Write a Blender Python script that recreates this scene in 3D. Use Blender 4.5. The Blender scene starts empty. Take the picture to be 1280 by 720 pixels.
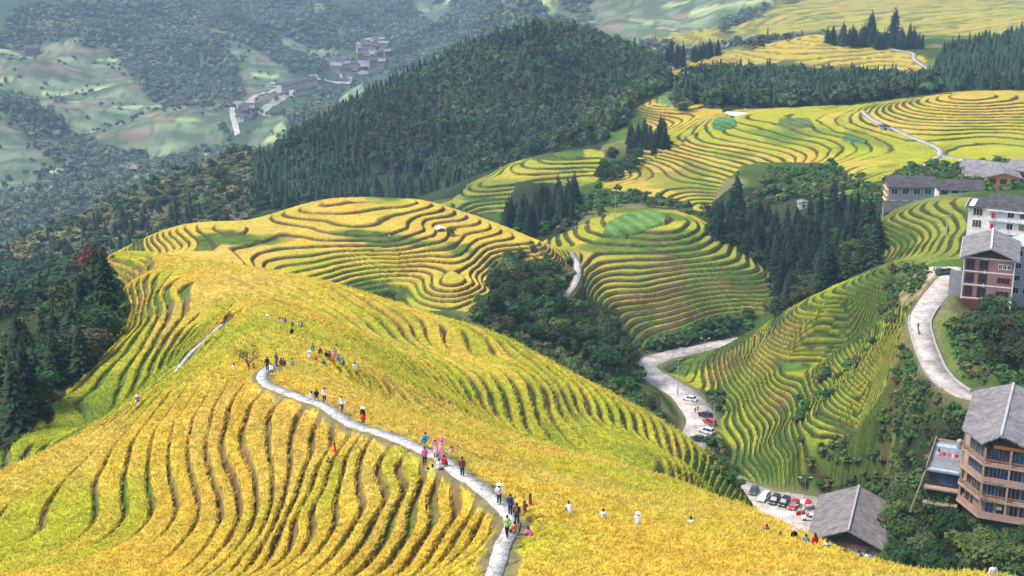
EXPOSURE = 1.42
HAZE = 0.00013
import bpy, math, random
import numpy as np
from mathutils import Vector, Matrix
R = math.radians
rng = np.random.default_rng(7)
random.seed(7)
scene = bpy.context.scene
COL = scene.collection

# ------------------------------------------------------------------ viewpoint
# The viewpoint is the origin. Survey points are given as bearing/depression seen from there plus the
# horizontal distance, so every one of them is a real place on the hillside.
FOC = 1800.0
PITCH = R(18.0)
CP, SP = math.cos(PITCH), math.sin(PITCH)
def ray(px, py):
    v = (360.0 - py) / FOC
    c = CP + v * SP
    return ((px - 640.0) / FOC) / c, (-SP + v * CP) / c
def proj(u, s):
    d = CP - s * SP
    return 640.0 + FOC * u / d, 360.0 - FOC * (SP + s * CP) / d
def pt(px, py, Y):
    u, s = ray(px, py)
    return Vector((u * Y, Y, s * Y))

# ------------------------------------------------------------------ noise
_perm = np.random.default_rng(11).permutation(4096)
_val = np.random.default_rng(12).random(4096)
def vnoise(x, y, seed=0):
    xi = np.floor(x).astype(np.int64); yi = np.floor(y).astype(np.int64)
    fx = x - xi; fy = y - yi
    fx = fx * fx * (3 - 2 * fx); fy = fy * fy * (3 - 2 * fy)
    def h(a, b): return _val[_perm[(_perm[(a + seed * 131) & 4095] + b) & 4095]]
    a = h(xi, yi); b = h(xi + 1, yi); c = h(xi, yi + 1); d = h(xi + 1, yi + 1)
    return (a + (b - a) * fx) * (1 - fy) + (c + (d - c) * fx) * fy - 0.5
def fbm(x, y, seed=0, octv=3):
    t = 0.0; a = 1.0
    for k in range(octv):
        t = t + a * vnoise(x * 2 ** k, y * 2 ** k, seed + 17 * k); a *= 0.5
    return t
def hash1(k, seed=0):
    return _val[_perm[(np.asarray(k).astype(np.int64) * 7 + seed * 911) & 4095]]
def sstep(a, b, x):
    t = np.clip((x - a) / (b - a), 0, 1)
    return t * t * (3 - 2 * t)

# ------------------------------------------------------------------ survey of the land
S_PTS = []            # (u, ln Y, z/Y)
def P(*rows):
    for (x, y, Y) in rows:
        u, s = ray(x, y); S_PTS.append((u, math.log(Y), s))
def CZ(z, *rows):     # points along one contour line
    for (x, y) in rows:
        u, s = ray(x, y); S_PTS.append((u, math.log(z / s), s))
def XYZ(*rows):
    for (X, Y, z) in rows: S_PTS.append((X / Y, math.log(Y), z / Y))
def HID(*rows):       # ground hidden below the sight line (pixel column, distance, height)
    for (x, Y, z) in rows: S_PTS.append(((x - 640.0) / FOC / 0.94, math.log(Y), z / Y))

# -- near ridge with the footpath
PATH = [(610,728,79),(617,712,81),(628,685,86),(640,655,91),(628,632,95),(600,610,100),(575,592,104),(548,574,109),
        (528,560,112),(500,549,116),(470,538,120),(440,528,124),(405,510,131),(380,500,135),(352,491,139),(334,481,142),(327,472,145),
        (330,465,147.5),(338,459,150)]
P(*PATH)
P((345,452,153),(400,440,160),(355,402,186),(300,368,215),(250,342,262))
CZ(-61.3, (140,574),(131,627),(111,662),(76,685),(0,703))
CZ(-59.4, (240,505),(219,525),(213,562),(222,627),(193,673),(134,697),(0,722))
CZ(-58.1, (270,500),(265,527),(265,574),(280,638),(262,679),(222,720))
CZ(-56.9, (312,500),(299,551),(316,603),(324,638),(280,702))
CZ(-55.6, (375,528),(362,560),(350,656),(303,720))
CZ(-54.3, (424,548),(400,590),(370,640),(318,720))
CZ(-51.9, (520,566),(490,612),(415,718))
CZ(-49.3, (575,630),(570,645),(520,718))
CZ(-62.8, (0,632),(62,587),(100,560),(130,540),(180,495))
P((215,465,166),(255,420,185),(290,385,202))
P((0,615,168),(50,575,177),(130,530,193),(165,500,200),(215,455,208),(250,415,218))
P((172,382,258),(142,432,235),(115,460,222),(72,500,206),(20,550,187),(200,360,255),(160,350,275),(220,400,235),(180,440,222))
HID((-20,225,-98),(60,255,-104),(110,290,-106),(20,300,-112),(90,340,-118),(-60,260,-108))
P((125,324,300),(140,318,300),(200,317,300),(240,323,297),(300,335,290),(360,345,285),(430,360,280),(480,376,276),(530,392,270),
  (600,411,264),(640,424,262),(687,452,258),(740,485,255),(765,500,253),(800,520,250),(832,541,247),(865,563,243),(915,605,236),(945,627,230))
HID((125,350,-118),(200,350,-120),(300,345,-122),(430,335,-126),(530,320,-128),(640,315,-137),(740,305,-146),(800,300,-150),(865,295,-152),(915,285,-150),(300,380,-128),(430,375,-136),(530,365,-143))
# right-hand break of slope and the middle slope below it
P((1235,721,70),(1185,715,76),(1110,704,86),(1067,694,94),(1035,676,101),(997,660,110),(960,643,119),(890,617,131),(840,599,136),(777,581,141),
  (722,565,146),(640,542,152),(560,503,163),(470,455,178))
P((650,640,92),(712,640,93),(754,646,94),(797,655,94.5),(864,655,96),(985,672,90),(1241,716,71.5),(800,700,82),(900,715,78),(1000,705,80),(700,690,84))
P((640,600,118),(700,600,115),(760,615,108),(640,560,140),(560,540,133),(520,510,152),(480,490,155),(430,470,152),(850,630,112),(930,655,100))
HID((560,178,-78),(640,175,-83),(722,171,-84),(777,168,-83),(840,164,-83),(890,158,-81),(960,150,-78),(1035,135,-76),(1110,120,-74),(1235,110,-74),(1300,110,-76))
P((560,495,190),(640,535,200),(722,560,200),(777,575,197),(840,592,196),(890,607,206),(620,512,207),(560,440,236),(650,470,226),(740,520,222),(800,545,222),
  (480,420,232),(430,410,228),(400,385,240),(350,365,250),(500,465,196),(690,520,212))
HID((935,215,-114),(960,205,-117),(985,255,-146),(960,262,-147),(1000,275,-153),(945,262,-146),(1035,190,-122),(1110,180,-108),(1235,160,-102),(1000,240,-148),(1300,160,-104))
# -- road and car park in the hollow
ROAD1 = [(1050,652,299),(1028,648,302),(1000,642,307),(975,635,311),(950,627,315),(925,616,321),(898,602,326),(868,580,336),(862,556,346),(876,533,361),(872,512,370),(855,490,384),(828,476,397),
         (805,464,410),(812,452,419),(835,444,427),(870,436,435),(905,428,444),(940,424,452)]
ROAD1_W = [22,22,21,19,16,11,9,7.5,7.5,8,8.5,8.5,8.5,8.5,7.5,6.5,6,6,6]
P(*ROAD1)
XYZ((55,284,-156.5),(59,292,-156.5),(50,288,-156.5),(64,296,-156),(64,278,-155),(76,286,-152),(84,296,-150.5),(69,282,-154),(90,282,-149.5))
# -- second hill with its round top
CZ(-138, (148,309),(158,318))
CZ(-132, (187,290),(205,315))
CZ(-128, (230,277),(222,320))
CZ(-125.5, (275,280),(262,322))
CZ(-125, (300,280),(290,326))
CZ(-127.5, (330,285),(318,333))
P((352,265,465),(395,248,480),(457,245,485),(532,248,480),(595,271,470),(640,286,463),(687,303,455),(715,327,447),(470,266,466))
CZ(-125.2, (400,275),(440,288),(500,296),(530,282))
CZ(-127, (365,300),(440,303),(500,306))
CZ(-129.5, (340,336),(395,332),(467,316),(515,308),(550,288),(574,317),(566,346),(532,378))
CZ(-133.5, (420,357),(495,342),(520,338),(648,300),(608,333),(625,362),(596,394))
CZ(-137, (470,382),(500,372),(540,398))
CZ(-135, (702,312),(690,346))
HID((150,450,-138),(230,480,-142),(320,500,-148),(395,530,-152),(457,540,-154),(532,540,-154),(595,530,-154),(640,520,-152),(687,500,-150),
    (150,600,-190),(320,650,-196),(457,670,-196),(595,610,-172),(60,500,-170),(-40,450,-160),(-40,600,-215),(60,640,-218))
# -- gully in the middle
P((640,380,420),(620,400,405),(690,370,432),(700,420,400),(740,440,395),(780,470,380),(720,470,370),(790,520,345),(820,530,345),(840,545,340),(650,345,440),(715,400,430))
# -- slope to the left of the wooded hill
P((300,187,930),(270,210,900),(225,217,880),(190,232,850),(150,249,825),(100,268,800),(50,294,775),(0,318,755),(200,270,770),(250,262,790),(100,302,735),(60,332,700),(330,235,850),(300,260,780))
HID((0,620,-222),(100,620,-216),(330,1150,-300),(225,1100,-330),(100,1050,-345),(0,980,-340),(-80,900,-330))
# -- wooded hill
P((335,190,970),(400,162,1000),(470,120,1040),(535,85,1080),(575,66,1095),(620,49,1110),(690,36,1120),(770,60,1110),(825,84,1090),(835,112,1060),
  (400,240,850),(550,244,820),(640,215,850),(700,192,880),(760,152,920),(810,125,980),(550,150,970),(470,190,900),(650,120,1010),(720,110,1020))
HID((335,1250,-310),(470,1350,-330),(620,1400,-330),(690,1450,-320),(770,1350,-270),(835,1250,-240),(620,1900,-400),(690,2000,-390))
# -- small terraced hill behind the gully
P((555,252,620),(600,228,655),(640,207,690),(677,195,700),(722,190,705),(752,194,700),(600,262,628),(640,250,640),(690,238,650),(740,225,670),(700,275,590),(650,282,590),(680,262,610),(640,292,580))
HID((640,760,-178),(722,780,-172))
# -- hill with the oval top
P((690,303,492),(712,296,508),(757,272,528),(775,267,532),(820,265,534),(852,268,531),(877,281,522),(900,298,512),(925,316,500),(960,337,486),
  (760,300,503),(840,292,507),(800,280,516),(740,350,470),(800,350,470),(880,350,478),(780,400,446),(850,400,452),(930,390,465),(800,430,432),(720,380,452),(968,352,478),(960,380,468))
HID((712,545,-146),(800,575,-150),(877,560,-150),(960,530,-152))
P((780,256,596),(730,258,588),(860,262,606),(840,245,622),(720,240,640),(780,238,628))
# -- terraced hill to the right of it
P((760,231,645),(780,223,660),(815,203,685),(860,181,705),(900,230,640),(900,265,608),(980,200,668),(850,250,622),(940,180,700),(960,156,738),(900,150,756),
  (845,125,822),(800,132,812),(820,121,830),(848,115,842),(866,121,838),(895,139,800),(800,142,800),(790,166,772),(830,165,745),(870,150,775),(920,141,768))
HID((800,900,-160),(860,920,-158),(900,900,-160))
P((960,140,772),(1030,137,772),(1060,139,768),(1122,131,760),(1170,122,765),(1210,117,770),(1280,117,780),(1000,170,710),(1050,180,690),(1080,147,740),(1130,175,688),
  (1180,195,655),(1280,205,640),(1230,165,705),(1100,225,588),(1050,240,575),(1020,216,625),(1250,175,690))
HID((960,850,-160),(1060,850,-158),(1170,850,-152),(1280,860,-150))
# -- ravine
P((950,300,545),(1000,330,510),(1000,365,485),(1060,330,462),(1085,300,468),(1040,280,520),(930,270,590),(980,350,490),(1030,350,468))
# -- right-hand terraces, the upper road and the houses
ROAD2 = [(1196,346,350),(1180,358,342),(1160,380,328),(1150,398,318),(1152,420,310),(1158,440,302),(1168,462,292),(1182,482,284),(1205,496,276),(1235,497,272)]
ROAD2_W = [8,6.2,5.2,4.8,4.6,4.6,4.6,4.6,4.6,4.6]
P(*ROAD2)
P((905,433,438),(960,398,420),(1000,378,412),(1042,360,402),(1102,343,386),(1140,337,372),(1160,347,352),
  (900,475,392),(870,470,402),(885,530,372),(905,570,345),(945,600,328),(1130,412,328),(1092,428,345),(1130,440,318),(1160,490,296),(1150,530,298),(1130,558,302),(1060,580,322))
CZ(-128.5, (1030,378),(1050,396),(1100,380))
CZ(-135, (985,393),(994,425),(1034,441),(1080,426),(1108,411))
CZ(-142.5, (958,404),(965,440),(1008,463),(1050,455),(1078,438))
CZ(-150, (932,416),(925,452),(948,482),(1000,484),(1026,474))
CZ(-124, (1106,436),(1118,490),(1140,526))
CZ(-132, (1068,462),(1078,515),(1095,555))
CZ(-141, (1044,478),(1020,540),(1010,595))
CZ(-149.5, (1012,496),(962,555),(950,598))
P((1100,310,435),(1075,281,455),(1130,327,402),(1200,253,452),(1100,268,476),(1180,300,415),(1130,262,490),(1200,245,505),(1260,240,522),(1280,221,558),(1150,290,435),(1190,325,390))
P((1230,420,322),(1280,400,335),(1250,460,292),(1280,470,282),(1280,340,372),(1280,300,400))
XYZ((118,334,-117.5),(125,352,-116),(84.5,232,-118),(92,252,-116),(78,246,-122))
P((1280,700,222),(1200,662,240),(1130,692,268),(1180,570,276),(1150,620,286),(1100,600,306),(1230,690,228))
# -- upper right: tawny terraces and woods
P((860,86,1010),(950,76,1060),(1000,56,1120),(1050,70,1080),(1150,82,1050),(1165,100,1000),(1010,42,1160),(1070,42,1165),(1160,60,1120),(950,110,920),(1050,115,900),(1250,100,900),
  (1230,72,1000),(1280,45,1060),(900,62,1110),(830,84,1060),(1200,80,1000))
HID((860,1300,-225),(950,1400,-225),(1070,1400,-218),(1160,1400,-205),(1280,1350,-190))
P((830,50,1700),(950,25,2000),(1100,30,1800),(1200,30,1700),(760,20,2200),(700,5,2600),(1000,5,2500),(1250,5,2100),(1280,20,1750),(880,40,1750))
# -- the deep valley on the left
P((450,85,2750),(400,100,2600),(365,110,2480),(330,140,2250),(310,180,1980),(250,202,1900),(190,228,1850),(100,258,1600),(0,300,1450),(60,200,1900),(0,170,2050),
  (50,130,2300),(50,90,2500),(50,60,2700),(50,0,3200),(150,130,2250),(150,170,2080),(250,100,2450),(200,50,2800),(300,60,2800),(370,70,2950),(420,30,3400),(350,0,3500),(550,20,3400),(560,50,3000),
  (620,10,3200),(650,0,3100),(500,70,2850),(340,170,2020),(400,140,2250),(470,100,2600),(150,0,3300),(250,10,3100),(270,160,2080),(120,100,2450))
for xx in (-250, 100, 400, 640, 900, 1200, 1530):
    HID((xx, 5200, -330), (xx, 7000, 60), (xx, 11000, 900))
for xx in (-150, 200, 500, 800, 1100, 1430):
    HID((xx, 58, -41.0 if xx < 700 else -38.5))

def dense_way(line, widths, samples=5, smooth=3):
    """surveyed line -> smooth curve with an even grade: points and widths"""
    W = [pt(*r) for r in line]; n = len(W)
    for _ in range(smooth):
        zs = [w.z for w in W]
        for i in range(1, n - 1): W[i].z = .25 * zs[i - 1] + .5 * zs[i] + .25 * zs[i + 1]
    P_, Wd = [], []
    for i in range(n - 1):
        p0, p1, p2, p3 = W[max(i - 1, 0)], W[i], W[i + 1], W[min(i + 2, n - 1)]
        for k in range(samples):
            t = k / samples
            q = .5 * ((2 * p1) + (p2 - p0) * t + (2 * p0 - 5 * p1 + 4 * p2 - p3) * t * t + (3 * p1 - p0 - 3 * p2 + p3) * t ** 3)
            q.z = p1.z + (p2.z - p1.z) * t
            P_.append(q); Wd.append(widths[i] + (widths[i + 1] - widths[i]) * t)
    P_.append(W[-1]); Wd.append(widths[-1])
    return P_, Wd
A = np.array(S_PTS)
CMQ = 0.02
def _kern(d2): return -np.sqrt(d2 + CMQ * CMQ)
_d2 = (A[:, None, 0] - A[None, :, 0]) ** 2 + (A[:, None, 1] - A[None, :, 1]) ** 2
_n = len(A)
_M = np.zeros((_n + 3, _n + 3)); _M[:_n, :_n] = _kern(_d2) + 0.004 * np.eye(_n)
_M[:_n, _n] = 1; _M[:_n, _n + 1:] = A[:, :2]; _M[_n:, :_n] = _M[:_n, _n:].T
_w = np.linalg.lstsq(_M, np.concatenate([A[:, 2], np.zeros(3)]), rcond=None)[0]
U0, U1, DU = -0.62, 0.62, 0.005
Q0, Q1, DQ = math.log(50.0), math.log(12000.0), 0.009
_gu = np.arange(U0, U1 + DU, DU); _gq = np.arange(Q0, Q1 + DQ, DQ)
COARSE = np.zeros((len(_gq), len(_gu)))
for i, q in enumerate(_gq):
    d2 = (A[None, :, 0] - _gu[:, None]) ** 2 + (A[None, :, 1] - q) ** 2
    COARSE[i] = _kern(d2) @ _w[:_n] + _w[_n] + _gu * _w[_n + 1] + q * _w[_n + 2]
def base_s(u, q):
    """smooth survey surface: height / distance at bearing u and log-distance q (cubic B-spline)"""
    a = np.clip((u - U0) / DU, 1, len(_gu) - 3.001); b = np.clip((q - Q0) / DQ, 1, len(_gq) - 3.001)
    ai = a.astype(int); bi = b.astype(int); fa = a - ai; fb = b - bi
    def w(t):
        return ((1 - t) ** 3 / 6, (3 * t ** 3 - 6 * t ** 2 + 4) / 6, (-3 * t ** 3 + 3 * t ** 2 + 3 * t + 1) / 6, t ** 3 / 6)
    wa = w(fa); wb = w(fb); out = 0.0
    for j in range(4):
        r = 0.0
        for i in range(4):
            r = r + wa[i] * COARSE[bi + j - 1, ai + i - 1]
        out = out + wb[j] * r
    return out
def hit(px, py, qmin=math.log(60), qmax=math.log(6000), ymin=None, ymax=None):
    """where the sight line meets the smooth ground: X, Y, z"""
    u, s = ray(px, py)
    q = np.arange(math.log(ymin) if ymin else qmin, math.log(ymax) if ymax else qmax, 0.0015)
    v = base_s(np.full_like(q, u), q)
    k = np.argmax(v >= s)
    if v[k] < s: k = np.argmin(np.abs(v - s))
    Y = math.exp(q[k])
    return u * Y, Y, v[k] * Y
# ------------------------------------------------------------------ what grows where
def poly_mask(px, py, poly):
    poly = np.array(poly, float); m = np.zeros(px.shape, bool)
    x0, y0 = poly.min(0); x1, y1 = poly.max(0)
    idx = np.nonzero((px >= x0) & (px <= x1) & (py >= y0) & (py <= y1))
    if len(idx[0]) == 0: return m
    x = px[idx]; y = py[idx]; r = np.zeros(x.shape, bool); n = len(poly); j = n - 1
    for i in range(n):
        xi, yi = poly[i]; xj, yj = poly[j]
        if yi != yj:
            r ^= ((yi > y) != (yj > y)) & (x < (xj - xi) * (y - yi) / (yj - yi) + xi)
        j = i
    m[idx] = r
    return m
def interp(x, table):
    t = np.array(table, float); return np.interp(x, t[:, 0], t[:, 1])
CREST_A = [(-300,300),(125,302),(200,302),(300,292),(430,282),(530,272),(640,264),(740,257),(800,252),(865,245),(915,239),(945,233),(952,220),(956,130),(997,112),(1035,103),(1067,96),(1110,88),(1185,78),(1235,72),(1300,66)]
BREAK_A = [(-300,118),(0,128),(62,136),(130,145),(180,155),(215,169),(255,187),(290,200),(355,190),(400,172),(470,179),(560,165),(640,154),(722,148),(777,143),(840,138),(890,133),(960,121),(1035,103),(1110,88),(1235,72),(1300,66)]
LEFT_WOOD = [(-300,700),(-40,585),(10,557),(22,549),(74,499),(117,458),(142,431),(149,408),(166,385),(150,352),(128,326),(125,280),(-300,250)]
# name: (polygon, nearest, farthest distance, step height, share of tread, rice height)
TERR = {
 'B': ([(135,322),(150,300),(187,280),(230,268),(320,272),(352,258),(395,242),(457,238),(532,241),(595,264),(640,279),(690,296),(724,322),(726,350),(702,372),(668,362),(640,326),(622,352),(632,378),(610,400),(560,404),(500,384),(430,364),(320,342),(240,326),(180,320)], 395, 500, .85, .66, .6),
 'D': ([(655,310),(690,296),(715,290),(757,265),(775,259),(830,258),(856,262),(880,275),(925,309),(962,334),(974,352),(955,392),(905,408),(860,412),(800,440),(786,420),(768,390),(724,392),(712,370),(724,330)], 425, 545, .95, .56, .6),
 'C': ([(545,256),(600,224),(640,200),(677,188),(722,183),(756,190),(756,212),(742,226),(716,238),(690,226),(650,228),(632,262),(600,270),(570,262)], 600, 715, .9, .55, .5),
 'E': ([(752,238),(752,226),(812,197),(858,175),(872,166),(905,140),(960,133),(1030,130),(1060,133),(1122,125),(1170,116),(1210,111),(1300,110),(1300,215),(1200,208),(1140,205),(1105,235),(1070,232),(1040,205),(985,200),(925,205),(905,235),(885,262),(905,275),(868,273),(830,258),(800,242)], 585, 800, .58, .64, .5),
 'E2': ([(795,135),(818,117),(846,108),(868,115),(900,134),(905,150),(880,160),(850,178),(815,200),(792,212),(760,232),(752,224),(790,190),(815,165)], 690, 860, .7, .62, .5),
 'F': ([(830,470),(850,452),(905,428),(940,408),(960,394),(1042,355),(1102,336),(1125,345),(1135,372),(1150,400),(1140,432),(1136,470),(1132,500),(1112,540),(1060,572),(1010,605),(945,612),(905,580),(885,548),(905,520),(880,485),(850,480)], 285, 450, 1.0, .60, .65),
 'F2': ([(1055,285),(1075,275),(1105,265),(1165,252),(1215,246),(1215,300),(1195,330),(1150,332),(1120,330),(1095,310)], 385, 485, .85, .55, .6),
 'G': ([(826,85),(860,80),(900,66),(945,62),(985,40),(1010,36),(1050,58),(1110,62),(1150,68),(1172,95),(1176,105),(1120,100),(1065,84),(1030,84),(985,74),(930,84),(880,100),(830,104)], 960, 1190, 1.0, .62, .7),
 'H': ([(800,60),(820,44),(900,30),(960,10),(1000,0),(1010,-40),(1400,-40),(1400,40),(1200,60),(1150,50),(1000,45),(900,45)], 1500, 2700, 4.2, .55, 1.0),
}
PATHS = {
 'ridge': (PATH, [1.7] * 8 + [1.5] * (len(PATH) - 8)),
}
def seg_dist(X, Y, line, widths):
    """signed share of the half width, nearest z along a surveyed line (only points close to it)"""
    W, widths = dense_way(line, widths)
    d = np.full(X.shape, 1e9); z = np.zeros(X.shape); wd = np.ones(X.shape)
    mx = max(widths) * 0.5 + 8
    for a, b, wa, wb in zip(W[:-1], W[1:], widths[:-1], widths[1:]):
        box = (X > min(a.x, b.x) - mx) & (X < max(a.x, b.x) + mx) & (Y > min(a.y, b.y) - mx) & (Y < max(a.y, b.y) + mx)
        i = np.nonzero(box)
        if not len(i[0]): continue
        dx, dy = b.x - a.x, b.y - a.y; L2 = dx * dx + dy * dy
        t = np.clip(((X[i] - a.x) * dx + (Y[i] - a.y) * dy) / L2, 0, 1)
        dd = np.hypot(X[i] - a.x - t * dx, Y[i] - a.y - t * dy)
        k = dd < d[i]
        ii = tuple(c[k] for c in i)
        d[ii] = dd[k]; z[ii] = (a.z + (b.z - a.z) * t)[k]; wd[ii] = (wa + (wb - wa) * t)[k]
    return d, z, wd

FAR_FIELDS = [
 [(-300,57),(135,51),(168,88),(182,112),(245,148),(272,158),(285,172),(205,200),(180,186),(130,176),(75,152),(40,140),(-300,130)],
 [(-300,160),(20,168),(40,185),(85,228),(60,236),(-300,240)],
 [(225,115),(265,116),(290,140),(288,165),(240,146)],
 [(262,40),(285,42),(330,75),(368,96),(335,108),(305,112),(300,95)],
 [(345,48),(380,58),(440,74),(452,85),(420,86),(360,72)],
 [(385,-5),(430,18),(425,30),(392,40),(386,25)],
 [(285,198),(318,172),(345,152),(385,140),(400,128),(440,106),(462,108),(440,125),(380,152),(345,180),(300,210)],
 [(500,-20),(565,-20),(562,12),(548,30),(520,20)],
 [(175,235),(230,205),(262,190),(290,196),(260,212),(215,235)],
 [(640,8),(700,-20),(1400,-20),(1400,45),(760,60),(700,30),(660,22)]]
FAR_GAPS = [[(700,3),(740,8),(735,22),(700,18)],[(895,30),(930,18),(960,12),(940,24),(905,38)],[(1095,2),(1135,-10),(1120,6),(1100,12)]]
# plots with a cover of their own: polygon, distances, colour, flatten to height at (px,py,Y) or None
LANE = [(716,316,449),(721,328,447),(722,345,442),(716,360,438),(704,376,433),(695,388,429),(692,402,422)]
HILLWAY = [(1078,139,758),(1092,150,735),(1112,160,718),(1140,172,695),(1165,181,678),(1175,188,668),(1176,195,657),(1196,200,650),(1230,202,645),(1300,205,640)]
HILLWAY2 = [(1176,194,658),(1166,200,645),(1156,208,630),(1149,214,618)]
TOPWAY = [(1113,57,1120),(1118,62,1105),(1141,66,1095),(1142,74,1075),(1150,79,1055),(1163,88,1030),(1175,99,1000)]
BROWWAY = [(296,402,200),(290,403,199.7),(284,406,198),(280,408,197),(276,411,195),(258,424,187),(238,442,179),(222,460,171),(214,469,167)]
BREAKWAY = [(908,604,246),(914,612,244),(921,622,241),(925,630,236)]
PLOTS = [
 ([(755,292),(762,280),(778,270),(815,265),(834,271),(832,280),(808,288),(790,293),(768,296)], 495, 540, (.11,.20,.045)),
 ([(820,124),(826,117),(848,113),(866,120),(866,129),(850,136),(826,131)], 800, 850, (.13,.22,.06)),
 ([(890,155),(896,148),(918,148),(922,158),(905,163),(892,161)], 730, 770, (.085,.19,.06)),
 ([(1050,172),(1062,168),(1085,176),(1080,180),(1055,177)], 680, 710, (.085,.17,.06)),
 ([(975,150),(1010,148),(1018,158),(990,163),(972,158)], 715, 760, (.12,.15,.05)),
 ([(1003,232),(1020,226),(1050,232),(1078,242),(1074,250),(1040,252),(1010,246)], 540, 610, (.13,.22,.04)),
 ([(1200,215),(1260,208),(1262,222),(1215,232),(1180,235)], 540, 640, (.09,.19,.035)),
 ([(1135,345),(1160,336),(1200,336),(1200,352),(1186,366),(1172,366),(1160,358)], 325, 375, (.50,.42,.30)),
 ([(1110,345),(1140,345),(1160,360),(1150,385),(1125,380)], 320, 380, (.26,.22,.10)),
 ([(545,392),(556,382),(575,388),(560,400)], 405, 440, (.10,.17,.04)),
]
WOODS = [
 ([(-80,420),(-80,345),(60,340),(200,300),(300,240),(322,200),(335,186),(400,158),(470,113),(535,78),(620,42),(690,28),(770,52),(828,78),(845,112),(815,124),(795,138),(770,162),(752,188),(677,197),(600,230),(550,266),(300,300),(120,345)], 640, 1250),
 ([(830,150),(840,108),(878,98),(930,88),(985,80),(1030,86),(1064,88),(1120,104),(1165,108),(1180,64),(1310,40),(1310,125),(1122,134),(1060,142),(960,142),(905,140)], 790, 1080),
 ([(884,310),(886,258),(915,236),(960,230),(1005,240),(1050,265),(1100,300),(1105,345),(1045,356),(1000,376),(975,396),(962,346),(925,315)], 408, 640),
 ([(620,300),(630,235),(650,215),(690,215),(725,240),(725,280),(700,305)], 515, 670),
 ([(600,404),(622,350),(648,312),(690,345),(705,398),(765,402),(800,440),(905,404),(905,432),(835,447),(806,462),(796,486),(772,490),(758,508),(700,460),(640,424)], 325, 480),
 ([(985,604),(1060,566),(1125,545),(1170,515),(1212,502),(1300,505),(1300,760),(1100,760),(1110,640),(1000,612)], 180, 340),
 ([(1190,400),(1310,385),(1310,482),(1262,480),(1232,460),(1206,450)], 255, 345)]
# tints: (px, py, Y, greenness 0..1)
TINTS = [(200,650,112,.05),(60,660,112,.4),(110,640,118,.42),(60,700,105,.3),(300,600,120,.08),(450,620,105,.1),(560,650,95,-.1),(330,500,142,.05),(200,540,135,.05),
 (600,560,125,.0),(700,620,105,.05),(560,500,155,.2),(480,470,160,.25),(400,480,140,.1),(777,583,141,-.05),(722,567,146,.0),(640,545,152,.1),(700,592,130,.38),(800,625,122,.38),(600,545,145,.35),(850,640,112,.1),(950,650,110,.05),(1000,690,85,.08),(800,690,85,.12),(1100,705,78,.1),(680,660,90,.3),(900,625,125,.25),
 (100,520,200,.7),(160,480,205,.6),(50,570,175,.75),(200,440,215,.45),(170,400,240,.35),(200,350,260,.15),(230,380,235,.1),(140,330,290,.2),(300,345,260,.0),(280,390,205,.1),(330,380,205,.05),(150,400,245,.55),
 (400,370,240,.3),(450,400,230,.35),(500,420,230,.4),(560,450,230,.25),(600,490,210,.45),(650,500,212,.5),(700,530,208,.6),(750,560,205,.6),(640,440,245,.3),(720,490,240,.55),(780,540,225,.6),(850,590,210,.65),(900,605,215,.6),(520,470,195,.4),
 (230,290,430,.1),(300,300,430,.3),(420,280,450,.1),(500,270,460,.05),(600,290,455,.05),(680,310,450,.1),(400,330,430,.5),(520,350,428,.35),(470,360,420,.5),(600,360,430,.25),(350,280,450,.2),
 (780,280,520,.25),(760,310,495,.35),(850,310,490,.5),(800,370,460,.5),(900,350,480,.6),(740,350,465,.4),(850,400,450,.6),(930,380,465,.7),
 (640,220,675,.2),(700,205,685,.35),(690,235,655,.75),(620,245,650,.6),
 (800,220,665,.15),(870,190,690,.2),(900,230,640,.35),(980,190,670,.4),(960,155,740,.45),(1000,160,725,.7),(1060,150,740,.3),(1130,150,725,.15),(1200,140,740,.15),(1240,170,690,.4),(1270,190,660,.6),(1180,180,680,.5),(1060,180,690,.7),(870,140,790,.1),(840,130,815,.25),
 (960,420,405,.72),(1000,400,400,.85),(1060,380,385,.9),(930,470,390,.9),(1000,470,372,.8),(960,560,345,.75),(1040,520,335,.72),(1100,460,335,.45),(1130,500,312,.5),(1080,420,360,.9),(900,520,370,.9),(1150,470,305,.7),(1000,590,325,.9),
 (1100,290,450,.5),(1150,290,435,.4),(1190,270,440,.35),(1120,310,420,.55),
 (870,90,1010,.05),(960,75,1060,.1),(1080,75,1070,.15),(1140,80,1050,.05),
 (850,45,1750,.45),(950,25,1980,.35),(1100,30,1800,.5),(1220,20,1750,.4)]
_t = []
for x, y, Y, g in TINTS:
    u, s = ray(x, y); _t.append((u, math.log(Y), g))
_t = np.array(_t)
def tint(u, q):
    num = np.zeros(u.shape); den = np.full(u.shape, 1e-9)
    for a, b, g in _t:
        w = 1.0 / (((u - a) ** 2 + (q - b) ** 2 * 1.3) + 2e-4) ** 2
        num += w * g; den += w
    return num / den

C = {k: np.array(v) for k, v in dict(
 gold=(.57,.38,.05), gold2=(.53,.40,.05), lime=(.39,.375,.03), green=(.12,.21,.025), straw=(.50,.36,.10),
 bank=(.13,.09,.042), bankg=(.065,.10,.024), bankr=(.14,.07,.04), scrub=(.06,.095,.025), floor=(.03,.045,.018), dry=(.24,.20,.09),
 soil=(.34,.25,.16), pale=(.32,.43,.20), pale2=(.50,.56,.24), farbrown=(.25,.20,.13), farwood=(.065,.10,.05)).items()}
def mix(a, b, t): return a + (b - a) * t[..., None]

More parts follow.
